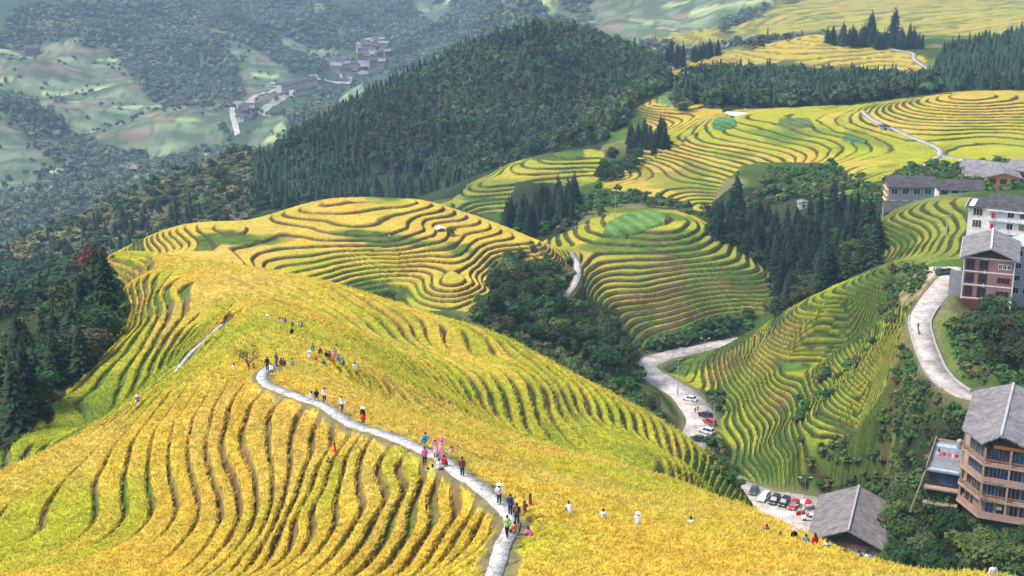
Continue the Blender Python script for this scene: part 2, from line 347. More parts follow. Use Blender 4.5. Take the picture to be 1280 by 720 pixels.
def land(X, Y):
    """finished ground at X, Y: height, base colour, crop mask (0..1), step number"""
    u = X / Y; q = np.log(Y); s = base_s(u, q); z = s * Y
    px, py = proj(u, s)
    n1 = fbm(X / 14, Y / 14, 1, 3); n2 = fbm(X / 45, Y / 45, 2, 3); n3 = vnoise(X / 2.2, Y / 2.2, 3)
    jx = px + 7 * n2 + 3 * n1; jy = py + 5 * n1
    g = tint(u, q)
    col = np.zeros(X.shape + (3,)); crop = np.zeros(X.shape); step = np.zeros(X.shape, int)
    # ground cover outside the fields
    far = sstep(1250, 1600, Y)
    wild = mix(C['scrub'] + 0 * col, C['dry'], np.clip(sstep(.0, .35, n2 + .5 * n1) * .75, 0, 1))
    wild = mix(wild, C['green'], sstep(.05, .3, vnoise(X / 30, Y / 30, 9)) * .5)
    col[:] = wild
    z = z + (fbm(X / 9, Y / 9, 5, 3) * .9) * (Y > 60) * np.clip(Y / 500, .3, 2.5)
    z0 = s * Y
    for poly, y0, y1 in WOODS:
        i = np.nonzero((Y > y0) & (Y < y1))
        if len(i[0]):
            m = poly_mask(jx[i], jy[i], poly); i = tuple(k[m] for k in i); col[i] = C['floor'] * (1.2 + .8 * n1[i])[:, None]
    z = z + sstep(1350, 1900, Y) * ((np.abs(fbm(X / 420, Y / 420, 91, 3)) - .18) * 95 + 9 * fbm(X / 70, Y / 70, 93, 3))
    # far valley: patchwork of small fields between woods
    k = Y > 1380
    if k.any():
        Xf, Yf = X[k], Y[k]
        ca = Xf / 55 + 1.6 * vnoise(Xf / 70, Yf / 70, 21); cb_ = Yf / 34 + 2.0 * vnoise(Xf / 90, Yf / 90, 22); cell = np.floor(ca) * 57 + np.floor(cb_) * 131
        hedge = np.minimum(np.minimum(ca % 1, 1 - ca % 1) * 55, np.minimum(cb_ % 1, 1 - cb_ % 1) * 34)
        hsh = hash1(cell, 3)
        c = mix(np.zeros(Xf.shape + (3,)) + C['pale'] * np.array([.52,.46,.55]), C['pale2'] * .85, sstep(.84, .86, hsh))
        c = mix(c, C['pale'] * np.array([.72,.66,.75]), sstep(.5, .52, hsh) * (hsh < .84))
        c = mix(c, C['farbrown'], sstep(.22, .2, hsh))
        c *= (1 + .45 * fbm(Xf / 25, Yf / 9, 8, 3) + .25 * np.sign(vnoise(Xf / 60, Yf / 7, 19)) * .5)[..., None]
        c = mix(c, C['farwood'], (1 - sstep(1.0, 3.0, hedge)) * .75)
        c = mix(c, C['farwood'] * 1.3, sstep(.12, .26, fbm(Xf / 45, Yf / 30, 78, 3)) * .8)
        fld = np.zeros(Xf.shape, bool)
        for pl in FAR_FIELDS: fld |= poly_mask(jx[k] + 4 * n2[k], jy[k] + 2 * n2[k], pl)
        for pl in FAR_GAPS: fld &= ~poly_mask(jx[k], jy[k], pl)
        fld &= ~((px[k] < 640) & (fbm(Xf / 60, Yf / 60, 77, 2) > .40))
        wd = mix(C['farwood'] + 0 * c, C['farbrown'], sstep(.12, .4, fbm(Xf / 150, Yf / 150, 71, 2)) * .7)
        col[k] = np.where(fld[:, None], c, wd)
    for name, (poly, y0, y1, h, T, crop_h) in TERR.items():
        m = (Y > y0) & (Y < y1)
        i = np.nonzero(m)
        if not len(i[0]): continue
        pm = poly_mask(jx[i], jy[i], poly)
        i = tuple(c[pm] for c in i)
        if not len(i[0]): continue
        terrace(i, X, Y, z0, z, col, crop, step, g, n1, n2, n3, h, T, crop_h, name)
    # the near ridge
    wood = poly_mask(px + 4 * n1, py + 3 * n1, LEFT_WOOD) & (Y > 172) & (Y < 420)
    a = (Y < interp(px, CREST_A) + 7) & ~wood
    near = a & (Y < interp(px, BREAK_A) + 3 + 5 * n1 * (px > 280) * (px < 480))
    i = np.nonzero(near)
    if len(i[0]): terrace(i, X, Y, z0, z, col, crop, step, g, n1, n2, n3, .64, .70, .85, 'A1')
    i = np.nonzero(a & ~near)
    if len(i[0]): terrace(i, X, Y, z0, z, col, crop, step, g, n1, n2, n3, .95, .56, .8, 'A2')
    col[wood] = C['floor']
    for poly, y0, y1, c in PLOTS:
        i = np.nonzero((Y > y0) & (Y < y1))
        if len(i[0]):
            m = poly_mask(jx[i] * .5 + px[i] * .5, jy[i] * .5 + py[i] * .5, poly); i = tuple(k[m] for k in i)
            col[i] = np.array(c) * (1 + .5 * n1[i] + .25 * n3[i] + .18 * np.sign(np.sin((X[i] + .4 * Y[i]) * 1.1)))[:, None]
            crop[i] = 0; z[i] = z0[i] + .5 + .3 * n3[i]
    # ways
    for line, ws, flat, name in ((PATH, [1.25] * len(PATH), 1.0, 'path'), (ROAD1, ROAD1_W, 5, 'road'), (ROAD2, ROAD2_W, 4, 'road'),
            (LANE, [2.4] * 7, 1.5, 'path'), (HILLWAY, [3.0] * 10, 2, 'path'), (HILLWAY2, [2.4] * 4, 2, 'path'), (TOPWAY, [3.2] * 7, 2, 'path'), (BROWWAY, [.5] * 9, .3, 'path')):
        d, rz, wd = seg_dist(X, Y, line, ws)
        w = 1 - sstep(0, flat, d - wd * .5 - .3)
        if name == 'path':
            w = w * .9; e = 1 - sstep(.1, .55, d - wd * .5 - .25 + .9 * n3 * 1.2)
        else:
            e = 1 - sstep(.5, 2.2, d - wd * .5 + 1.5 * n1)
        z = z + (rz - .06 - z) * w
        crop = crop * (1 - e)
        col = mix(col, (C['bankg'] * .6 + C['soil'] * .4) + 0 * col, e * .9)
    return z, np.clip(col, .005, .9), crop, step

def is_far_wood(X, Y):
    s = base_s(X / Y, np.log(Y)); px, py = proj(X / Y, s)
    n1 = fbm(X / 14, Y / 14, 1, 3); n2 = fbm(X / 45, Y / 45, 2, 3)
    jx = px + 7 * n2 + 3 * n1; jy = py + 5 * n1
    f = np.zeros(X.shape, bool)
    for pl in FAR_FIELDS: f |= poly_mask(jx + 4 * n2, jy + 2 * n2, pl)
    for pl in FAR_GAPS: f &= ~poly_mask(jx, jy, pl)
    return ~f | ((px < 640) & (fbm(X / 60, Y / 60, 77, 2) > .40))

def terrace(i, X, Y, z0, z, col, crop, step, g, n1, n2, n3, h, T, crop_h, name):
    x, y, zz = X[i], Y[i], z0[i]; a1, a2, a3 = n1[i], n2[i], n3[i]; gg = g[i]
    big = name not in ('A1', 'A2')
    wob = .55 * a1 + .25 * vnoise(x / 5, y / 5, 31) if name != 'H' else .5 * a2
    if name in ('B', 'D', 'F2'): wob = .26 * a1 + .12 * vnoise(x / 5, y / 5, 31)
    if name in ('E', 'E2', 'G', 'C'): wob = .28 * a1 + .10 * vnoise(x / 5, y / 5, 31)
    if name == 'A1':
        T = T + .16 * sstep(-10, 14, x - (y - 100) * -.5 + 0)   # broad planted beds right of the footpath
        wob = .34 * a1 + .14 * vnoise(x / 4, y / 4, 31) + .5 * vnoise(x / 30, y / 30, 37)
    t = (zz / h + wob)
    k = np.floor(t); f = t - k
    if name == 'H': Tk = T + (hash1(k, 5) - .5) * .2
    else:   # banks keep a real width, so gentle ground gets broad beds and steep ground narrow ones
        e = .8; zx = base_s((x + e) / y, np.log(y)) * y; zy = base_s(x / (y + e), np.log(y + e)) * (y + e)
        slope = np.hypot(zx - zz, zy - zz) / e
        wr = {'A1': .56, 'A2': 1.15, 'B': .62, 'D': 1.5, 'C': 1.5, 'E': 1.35, 'E2': 1.3, 'F': .85, 'F2': 1.1, 'G': 2.2}[name]
        Tk = np.clip(1 - wr * (1 + .5 * (hash1(k, 5) - .5) + .8 * vnoise(x / 11, y / 11, 40)) * slope / h, .36, .93)
    ris = sstep(Tk, 1.0, f)
    edge = sstep(0, .07, f) * (1 - sstep(Tk - .06, Tk + .04, f))
    # plots left to weeds or already cut
    weed = sstep(.22, .36, vnoise(x / 22 + k * .37, y / 22, 50) + .25 * a1) if big else sstep(.44, .5, vnoise(x / 12, y / 12 + k * .6, 51))
    if name in ('E', 'E2', 'G'): weed = weed * .5
    if name == 'D': weed = np.maximum(weed, sstep(.06, .18, vnoise(x / 20, y / 20 + k * .2, 52)) * .8)
    if name in ('F', 'C'): weed = np.maximum(weed, sstep(.12, .22, vnoise(x / 26, y / 26, 52)))
    cr = edge * (1 - weed * .8)
    base = h * (k - wob + ris)
    fine = vnoise(x / .45, y / .45, 60) * .5 + vnoise(x / 1.1, y / 1.1, 61) * .5
    z[i] = base - (.7 if name == 'A1' else .5 if name == 'A2' else .3) + crop_h * cr * (.86 + .22 * fine) + (1 - edge) * .12 * a3 + weed * edge * (.35 + .5 * a3)
    hk = hash1(k, 9) - .5
    gr = np.clip(gg + (.36 if name in ('A1', 'A2') else .26) * hk + .30 * a2 + .22 * a1 + (.12 if name == 'C' else -.12 if name in ('B', 'F') else .04), -.2, 1.1)
    c = mix(C['gold'] + 0 * col[i], C['gold2'], np.clip(.5 + 1.4 * a1, 0, 1))
    c = mix(c, C['straw'], sstep(.2, .45, hash1(k, 14) * .5 + vnoise(x / 17, y / 17, 62)) * .35)
    c = mix(c, C['lime'], sstep(.12, .55, gr)); c = mix(c, C['green'], sstep(.55, 1.05, gr))
    if name in ('D', 'C', 'F2'): c = mix(c, np.array((.21, .215, .05)) + 0 * c, sstep(.28, .5, gg + .3 * a2) * .6)
    b = mix(C['bank'] + 0 * c, C['bankg'], sstep(-.12, .2, vnoise(x / 9, y / 9, 63) + .35 * (gr - .3) + (-.10 if name in ('D', 'B') else .12 if big else -.05)))
    if not big: b = b * 1.35
    b = mix(b, C['bankr'], sstep(.26, .4, vnoise(x / 24, y / 24 + k * .3, 64)) * (.7 if big else .3))
    c = c * (1 + .35 * fine * cr + .12 * a3)[..., None]
    wd = mix(C['green'] + 0 * c, C['bankg'], np.clip(.5 + a3, 0, 1))
    c = mix(c, wd, weed)
    b = b * (1 - .35 * sstep(Tk + .02, Tk + .12, f) * (f < Tk + .3) * big)[..., None]   # shade under the crop lip, painted into the bank colour
    c = mix(b * (1 + .5 * a3)[..., None], c, edge)
    if name in ('H', 'G'): c = mix(c, C['straw'] * np.array([.9, .95, 1.0]) + 0 * c, np.full(c.shape[:-1], .3))
    col[i] = c; crop[i] = cr; step[i] = k
# ------------------------------------------------------------------ mesh helpers
def add_obj(name, me, mats=(), parent=None):
    for m in mats: me.materials.append(m)
    o = bpy.data.objects.new(name, me); COL.objects.link(o)
    if parent is not None: o.parent = parent
    return o
def np_mesh(name, verts, faces, col=None, smooth=False, mat_idx=None):
    """faces: (n,3) or (n,4) int array"""
    me = bpy.data.meshes.new(name)
    verts = np.ascontiguousarray(verts, np.float32); faces = np.ascontiguousarray(faces, np.int32)
    n, k = faces.shape
    me.vertices.add(len(verts)); me.vertices.foreach_set('co', verts.ravel())
    me.loops.add(n * k); me.loops.foreach_set('vertex_index', faces.ravel())
    me.polygons.add(n); me.polygons.foreach_set('loop_start', np.arange(n, dtype=np.int32) * k)
    if smooth: me.polygons.foreach_set('use_smooth', np.ones(n, bool))
    if mat_idx is not None: me.polygons.foreach_set('material_index', np.asarray(mat_idx, np.int32))
    me.update(calc_edges=True)
    if col is not None:
        a = me.color_attributes.new('tone', 'FLOAT_COLOR', 'POINT')
        c = np.ones((len(verts), 4), np.float32); c[:, :3] = col
        a.data.foreach_set('color', c.ravel())
    return me
def setting(o, kind='structure'):
    o['kind'] = kind; return o
def tag(o, label, cat, group=None):
    o['label'] = label; o['category'] = cat
    if group: o['group'] = group
    return o
def thing(name, label, cat, loc=(0, 0, 0), rot=0.0, group=None):
    o = bpy.data.objects.new(name, None); COL.objects.link(o)
    o.location = loc; o.rotation_euler = (0, 0, rot); o.empty_display_size = .2
    return tag(o, label, cat, group)

# ------------------------------------------------------------------ materials
def new_mat(name):
    m = bpy.data.materials.new(name); m.use_nodes = True
    nt = m.node_tree; b = nt.nodes['Principled BSDF']
    b.inputs['Roughness'].default_value = .85
    b.inputs['Specular IOR Level'].default_value = .2
    return m, nt, b
def node(nt, typ, **kw):
    n = nt.nodes.new(typ)
    for k, v in kw.items():
        if k in n.inputs: n.inputs[k].default_value = v
        else: setattr(n, k, v)
    return n
def noisy(name, c1, c2, scale=4.0, rough=.85, bump=.0, spec=.2, detail=4.0, stretch=(1, 1, 1), metal=0.0):
    m, nt, b = new_mat(name)
    tc = node(nt, 'ShaderNodeTexCoord'); mp = node(nt, 'ShaderNodeMapping'); mp.inputs['Scale'].default_value = stretch
    nt.links.new(tc.outputs['Object'], mp.inputs['Vector'])
    nz = node(nt, 'ShaderNodeTexNoise', Scale=scale, Detail=detail)
    nt.links.new(mp.outputs['Vector'], nz.inputs['Vector'])
    rp = node(nt, 'ShaderNodeValToRGB')
    rp.color_ramp.elements[0].position = .3; rp.color_ramp.elements[1].position = .7
    rp.color_ramp.elements[0].color = (*c1, 1); rp.color_ramp.elements[1].color = (*c2, 1)
    nt.links.new(nz.outputs['Fac'], rp.inputs['Fac']); nt.links.new(rp.outputs['Color'], b.inputs['Base Color'])
    b.inputs['Roughness'].default_value = rough; b.inputs['Specular IOR Level'].default_value = spec; b.inputs['Metallic'].default_value = metal
    if bump:
        bp = node(nt, 'ShaderNodeBump', Strength=bump, Distance=.05)
        nt.links.new(nz.outputs['Fac'], bp.inputs['Height']); nt.links.new(bp.outputs['Normal'], b.inputs['Normal'])
    return m
def leafy(name, tint_col=None, vary=.25, trans=.25, attr=True, hue=.03):
    """foliage: colour from the mesh attribute (or a plain tint), varied per object, a little light passing through"""
    m, nt, b = new_mat(name)
    if attr:
        a = node(nt, 'ShaderNodeAttribute', attribute_name='tone'); src = a.outputs['Color']
    else:
        a = node(nt, 'ShaderNodeRGB'); a.outputs[0].default_value = (*tint_col, 1); src = a.outputs[0]
    oi = node(nt, 'ShaderNodeObjectInfo')
    hs = node(nt, 'ShaderNodeHueSaturation')
    mr = node(nt, 'ShaderNodeMapRange'); mr.inputs['To Min'].default_value = 1 - vary; mr.inputs['To Max'].default_value = 1 + vary
    mh = node(nt, 'ShaderNodeMapRange'); mh.inputs['To Min'].default_value = .5 - hue; mh.inputs['To Max'].default_value = .5 + hue
    nt.links.new(oi.outputs['Random'], mr.inputs['Value']); nt.links.new(mr.outputs['Result'], hs.inputs['Value'])
    ml = node(nt, 'ShaderNodeMath', operation='MULTIPLY'); ml.inputs[1].default_value = 7.31
    fr = node(nt, 'ShaderNodeMath', operation='FRACT')
    nt.links.new(oi.outputs['Random'], ml.inputs[0]); nt.links.new(ml.outputs[0], fr.inputs[0]); nt.links.new(fr.outputs[0], mh.inputs['Value'])
    nt.links.new(mh.outputs['Result'], hs.inputs['Hue'])
    nt.links.new(src, hs.inputs['Color']); nt.links.new(hs.outputs['Color'], b.inputs['Base Color'])
    b.inputs['Roughness'].default_value = .7; b.inputs['Specular IOR Level'].default_value = .15
    if trans:
        tr = node(nt, 'ShaderNodeBsdfTranslucent'); mx = node(nt, 'ShaderNodeMixShader'); mx.inputs[0].default_value = trans
        nt.links.new(hs.outputs['Color'], tr.inputs['Color'])
        out = nt.nodes['Material Output']
        nt.links.new(b.outputs[0], mx.inputs[1]); nt.links.new(tr.outputs[0], mx.inputs[2]); nt.links.new(mx.outputs[0], out.inputs['Surface'])
    return m
def ground_mat():
    m, nt, b = new_mat('ground')
    a = node(nt, 'ShaderNodeAttribute', attribute_name='tone')
    tc = node(nt, 'ShaderNodeTexCoord')
    n1 = node(nt, 'ShaderNodeTexNoise', Scale=.9, Detail=6.0, Roughness=.7); n2 = node(nt, 'ShaderNodeTexNoise', Scale=.11, Detail=5.0)
    for n in (n1, n2): nt.links.new(tc.outputs['Object'], n.inputs['Vector'])
    mr = node(nt, 'ShaderNodeMapRange'); mr.inputs['From Min'].default_value = .25; mr.inputs['From Max'].default_value = .75; mr.inputs['To Min'].default_value = .62; mr.inputs['To Max'].default_value = 1.38
    mr2 = node(nt, 'ShaderNodeMapRange'); mr2.inputs['From Min'].default_value = .25; mr2.inputs['From Max'].default_value = .75; mr2.inputs['To Min'].default_value = .85; mr2.inputs['To Max'].default_value = 1.15
    nt.links.new(n1.outputs['Fac'], mr.inputs['Value']); nt.links.new(n2.outputs['Fac'], mr2.inputs['Value'])
    mu = node(nt, 'ShaderNodeMath', operation='MULTIPLY'); nt.links.new(mr.outputs[0], mu.inputs[0]); nt.links.new(mr2.outputs[0], mu.inputs[1])
    vm = node(nt, 'ShaderNodeVectorMath', operation='SCALE'); nt.links.new(a.outputs['Color'], vm.inputs[0]); nt.links.new(mu.outputs[0], vm.inputs['Scale'])
    nt.links.new(vm.outputs[0], b.inputs['Base Color'])
    bp = node(nt, 'ShaderNodeBump', Strength=.6, Distance=.35); nt.links.new(n1.outputs['Fac'], bp.inputs['Height']); nt.links.new(bp.outputs['Normal'], b.inputs['Normal'])
    b.inputs['Roughness'].default_value = .95; b.inputs['Specular IOR Level'].default_value = .05
    return m

# ------------------------------------------------------------------ the ground: one sheet built in bands that overlap and are joined into one mesh
def build_ground():
    mat = ground_mat()
    bands = [(56, 182, .00115, .0017), (180, 425, .0009, .00135), (422, 815, .0008, .00125), (804, 1520, .0016, .003), (1510, 11000, .0032, .0065)]
    V, Fc, Cc = [], [], []; off = 0
    for y0, y1, du, dq in bands:
        um = .46 if y0 < 1500 else .58
        us = np.arange(-um, um + du, du); qs = np.arange(math.log(y0), math.log(y1) + dq, dq)
        q, u = np.meshgrid(qs, us, indexing='ij')
        Y = np.exp(q); X = u * Y
        z, col, crop, step = land(X, Y)
        nq, nu = X.shape
        if y0 > 60:
            lower = np.clip(1 - (np.arange(nq) / 3.0), 0, 1) * (.35 if y0 < 800 else 2.0)   # tuck the overlap under the nearer band
            z = z - lower[:, None]
        V.append(np.stack([X, Y, z], -1).reshape(-1, 3)); Cc.append(col.reshape(-1, 3))
        idx = np.arange(nq * nu).reshape(nq, nu) + off; off += nq * nu
        Fc.append(np.stack([idx[:-1, :-1], idx[:-1, 1:], idx[1:, 1:], idx[1:, :-1]], -1).reshape(-1, 4))
    me = np_mesh('terraced_hillsides', np.concatenate(V), np.concatenate(Fc), np.concatenate(Cc), smooth=True)
    fl = np.concatenate([np.full(len(f), b[0] > 800) for f, b in zip(Fc, bands)]); me.polygons.foreach_set('use_smooth', fl)
    o = add_obj('terraced_hillsides', me, [mat])
    return setting(o)

def ribbon(name, line, widths, mat, lift=.03, samples=6, jit=.0, kind='structure', thick=.12):
    """a way: strip with thickness following a surveyed line"""
    P_, Wd = dense_way(line, widths)
    v, f = [], []
    for i, p in enumerate(P_):
        d = (P_[min(i + 1, len(P_) - 1)] - P_[max(i - 1, 0)]); d.z = 0; d.normalize()
        s = Vector((d.y, -d.x, 0)); w = Wd[i] * .5
        a, b = w * (1 + random.uniform(-jit, jit)), w * (1 + random.uniform(-jit, jit))
        for off, dz in ((-a, -thick), (-a * .985, lift), (b * .985, lift), (b, -thick)):
            c = p + s * off; v.append((c.x, c.y, p.z + dz))
        if i:
            o = (i - 1) * 4
            for k in range(3): f.append((o + k, o + k + 1, o + k + 5, o + k + 4))
    return setting(add_obj(name, np_mesh(name, np.array([tuple(x) for x in v]), np.array(f)), [mat]), kind)
ground = build_ground()
def paving(name, c1, c2, scale):
    """irregular flagstones with darker joints"""
    m, nt, b = new_mat(name); tc = node(nt, 'ShaderNodeTexCoord')
    vo = node(nt, 'ShaderNodeTexVoronoi', Scale=scale); vo.feature = 'DISTANCE_TO_EDGE'; vc = node(nt, 'ShaderNodeTexVoronoi', Scale=scale)
    nz = node(nt, 'ShaderNodeTexNoise', Scale=.7, Detail=6.0)
    for n in (vo, vc, nz): nt.links.new(tc.outputs['Object'], n.inputs['Vector'])
    rp = node(nt, 'ShaderNodeValToRGB'); rp.color_ramp.elements[0].position = .02; rp.color_ramp.elements[1].position = .07
    rp.color_ramp.elements[0].color = (.55, .52, .48, 1); rp.color_ramp.elements[1].color = (1, 1, 1, 1); nt.links.new(vo.outputs['Distance'], rp.inputs['Fac'])
    sp = node(nt, 'ShaderNodeSeparateColor'); nt.links.new(vc.outputs['Color'], sp.inputs[0])
    mx = node(nt, 'ShaderNodeMix', data_type='RGBA'); mx.inputs['A'].default_value = (*c1, 1); mx.inputs['B'].default_value = (*c2, 1); nt.links.new(sp.outputs[0], mx.inputs['Factor'])
    mu = node(nt, 'ShaderNodeMix', data_type='RGBA', blend_type='MULTIPLY'); mu.inputs['Factor'].default_value = 1; nt.links.new(mx.outputs['Result'], mu.inputs['A']); nt.links.new(rp.outputs[0], mu.inputs['B'])
    mr = node(nt, 'ShaderNodeMapRange'); mr.inputs['From Min'].default_value = .3; mr.inputs['From Max'].default_value = .7; mr.inputs['To Min'].default_value = .72; mr.inputs['To Max'].default_value = 1.12; nt.links.new(nz.outputs['Fac'], mr.inputs['Value'])
    vm = node(nt, 'ShaderNodeVectorMath', operation='SCALE'); nt.links.new(mu.outputs['Result'], vm.inputs[0]); nt.links.new(mr.outputs[0], vm.inputs['Scale']); nt.links.new(vm.outputs[0], b.inputs['Base Color'])
    bp = node(nt, 'ShaderNodeBump', Strength=.5, Distance=.04); nt.links.new(rp.outputs[0], bp.inputs['Height']); nt.links.new(bp.outputs['Normal'], b.inputs['Normal'])
    return m
stone = paving('pale_flagstones', (.44,.41,.37), (.62,.59,.55), 1.5)
def road_mat():
    """worn concrete: stains, patches and cast joints"""
    m, nt, b = new_mat('worn_concrete'); tc = node(nt, 'ShaderNodeTexCoord')
    n1 = node(nt, 'ShaderNodeTexNoise', Scale=.18, Detail=9.0, Roughness=.72); n2 = node(nt, 'ShaderNodeTexNoise', Scale=1.4, Detail=6.0); br = node(nt, 'ShaderNodeTexBrick', Scale=1.0)
    br.inputs['Brick Width'].default_value = 5.0; br.inputs['Row Height'].default_value = 4.0; br.inputs['Mortar Size'].default_value = .035
    br.inputs['Color1'].default_value = (1, 1, 1, 1); br.inputs['Color2'].default_value = (.86, .84, .82, 1); br.inputs['Mortar'].default_value = (.45, .42, .38, 1)
    for n in (n1, n2, br): nt.links.new(tc.outputs['Object'], n.inputs['Vector'])
    rp = node(nt, 'ShaderNodeValToRGB'); rp.color_ramp.elements[0].position = .36; rp.color_ramp.elements[1].position = .60
    rp.color_ramp.elements[0].color = (.36, .30, .24, 1); rp.color_ramp.elements[1].color = (.70, .64, .58, 1); nt.links.new(n1.outputs['Fac'], rp.inputs['Fac'])
    mu = node(nt, 'ShaderNodeMix', data_type='RGBA', blend_type='MULTIPLY'); mu.inputs['Factor'].default_value = 1; nt.links.new(rp.outputs[0], mu.inputs['A']); nt.links.new(br.outputs['Color'], mu.inputs['B'])
    mr = node(nt, 'ShaderNodeMapRange'); mr.inputs['From Min'].default_value = .3; mr.inputs['From Max'].default_value = .7; mr.inputs['To Min'].default_value = .8; mr.inputs['To Max'].default_value = 1.15; nt.links.new(n2.outputs['Fac'], mr.inputs['Value'])
    vm = node(nt, 'ShaderNodeVectorMath', operation='SCALE'); nt.links.new(mu.outputs['Result'], vm.inputs[0]); nt.links.new(mr.outputs[0], vm.inputs['Scale']); nt.links.new(vm.outputs[0], b.inputs['Base Color'])
    b.inputs['Roughness'].default_value = .92; return m
concrete = road_mat()
ribbon('footpath', PATH, [1.1] * len(PATH), stone, .05, 8, .09)
ribbon('lower_road', ROAD1, ROAD1_W, concrete, .06, 6, .02)
ribbon('upper_road', ROAD2, ROAD2_W, concrete, .06, 6, .02)
ribbon('lane', LANE, [2.2] * 7, concrete, .25, 6, .08)
ribbon('hill_path', HILLWAY, [2.6] * 10, stone, .25, 6, .1)
ribbon('hill_path', HILLWAY2, [2.0] * 4, stone, .25, 6, .1)
ribbon('top_path', TOPWAY, [2.6] * 7, stone, .3, 6, .1)
ribbon('brow_path', BROWWAY, [.5] * 9, stone, .08, 6, .1)
def drape(name, pts, w, mat, lift, sub=10, ymin=1500, wob=.1):
    """a far road or river bed laid over the ground"""
    W = [Vector(hit(x, y, ymin=ymin)) for x, y in pts]; L = []
    for a, b in zip(W[:-1], W[1:]):
        for k in range(sub): L.append(a.lerp(b, k / sub))
    L.append(W[-1]); v, f = [], []
    for i, p in enumerate(L):
        d = L[min(i + 1, len(L) - 1)] - L[max(0, i - 1)]; d.z = 0; d.normalize(); s = Vector((d.y, -d.x, 0))
        for k in (-1, -.33, .33, 1):
            q = p + s * w * .5 * k * random.uniform(1 - wob, 1 + wob); v.append((q.x, q.y, 0))
        if i:
            o = (i - 1) * 4
            for k in range(3): f.append((o + k, o + k + 1, o + k + 5, o + k + 4))
    v = np.array(v); z, _, _, _ = land(v[:, 0], v[:, 1]); v[:, 2] = z + lift
    return setting(add_obj(name, np_mesh(name, v, np.array(f)), [mat]))
gravel = noisy('river_gravel', (.26,.23,.20), (.46,.42,.37), .08, .9)
drape('valley_road', [(297,168),(291,152),(292,138),(302,127),(318,118),(345,107),(372,101),(402,97),(440,95)], 8, concrete, 1.2)
drape('river_bed', [(337,152),(328,144),(325,134),(333,127),(347,121),(360,114)], 17, gravel, 1.0, wob=.25)
drape('valley_road', [(470,8),(482,3),(490,-4)], 12, concrete, 1.5)
drape('valley_road', [(612,17),(625,24),(640,27)], 12, concrete, 1.5)
def pond():
    m, nt, b = new_mat('bright_water'); b.inputs['Base Color'].default_value = (.8, .8, .79, 1); b.inputs['Roughness'].default_value = .5; b.inputs['Specular IOR Level'].default_value = .6
    c = pt(919, 141, 768); v = [(c.x, c.y, 0)]; f = []
    n = 28
    for k in range(n):
        a = 6.283 * k / n; r = 1 + .18 * math.sin(3 * a + 1) + .08 * math.sin(7 * a)
        v.append((c.x + 5.5 * r * math.cos(a), c.y + 5.5 * r * math.sin(a), 0))
    v = np.array(v); v[:, 2] = land(v[:, 0], v[:, 1])[0].max() + .05
    for k in range(n): f.append((0, 1 + k, 1 + (k + 1) % n))
    setting(add_obj('pond', np_mesh('pond', v, np.array(f)), [m]))
pond()
# ------------------------------------------------------------------ plants
def gz(X, Y):
    """ground height below the crop"""
    X = np.atleast_1d(np.asarray(X, float)); Y = np.atleast_1d(np.asarray(Y, float))
    z, _, crop, _ = land(X, Y)
    return z - .75 * crop
def g1(X, Y): return float(gz([X], [Y])[0])
def spot(px, py, ymin=None, ymax=None, crop=False):
    X, Y, z = hit(px, py, ymin=ymin, ymax=ymax)
    return Vector((X, Y, g1(X, Y)))
def scatter(poly, y0, y1, spacing, keep=1.0, seed=0):
    r = np.random.default_rng(100 + seed)
    xs = [p[0] for p in poly]
    ua, ub = (min(xs) - 640) / FOC / .9 - .01, (max(xs) - 640) / FOC / .9 + .01
    if ua > 0: ua *= .9
    if ub < 0: ub *= .9
    xa, xb = min(ua * y0, ua * y1), max(ub * y0, ub * y1)
    gx, gy = np.meshgrid(np.arange(xa, xb, spacing), np.arange(y0, y1, spacing))
    X = (gx + r.uniform(-.48, .48, gx.shape) * spacing).ravel(); Y = (gy + r.uniform(-.48, .48, gx.shape) * spacing).ravel()
    s = base_s(X / Y, np.log(Y)); px, py = proj(X / Y, s)
    m = poly_mask(px, py, poly) & (r.random(X.shape) < keep)
    return X[m], Y[m]
def merged(name, temps, X, Y, Z, sx, sz, cols, mat, seed=0, kind='stuff', lean=0.0):
    """many small plants as one mesh; temps: list of (verts, tris, tone)"""
    r = np.random.default_rng(500 + seed)
    which = r.integers(0, len(temps), len(X)); rot = r.uniform(0, 2 * np.pi, len(X))
    V, Fc, Cc = [], [], []; off = 0
    for w, (tv, tf, tt) in enumerate(temps):
        i = np.nonzero(which == w)[0]
        if not len(i): continue
        c, s = np.cos(rot[i])[:, None], np.sin(rot[i])[:, None]
        x = (tv[None, :, 0] * c - tv[None, :, 1] * s) * sx[i, None]; y = (tv[None, :, 0] * s + tv[None, :, 1] * c) * sx[i, None]
        z = tv[None, :, 2] * sz[i, None]
        if lean: x = x + lean * z * z / sz[i, None]
        v = np.stack([x + X[i, None], y + Y[i, None], z + Z[i, None]], -1)
        V.append(v.reshape(-1, 3)); n = len(tv)
        Fc.append((tf[None] + (np.arange(len(i)) * n)[:, None, None] + off).reshape(-1, 3)); off += n * len(i)
        Cc.append((cols[i][:, None, :] * tt[None, :, None]).reshape(-1, 3))
    me = np_mesh(name, np.concatenate(V), np.concatenate(Fc), np.clip(np.concatenate(Cc), .003, .9))
    return setting(add_obj(name, me, [mat]), kind)

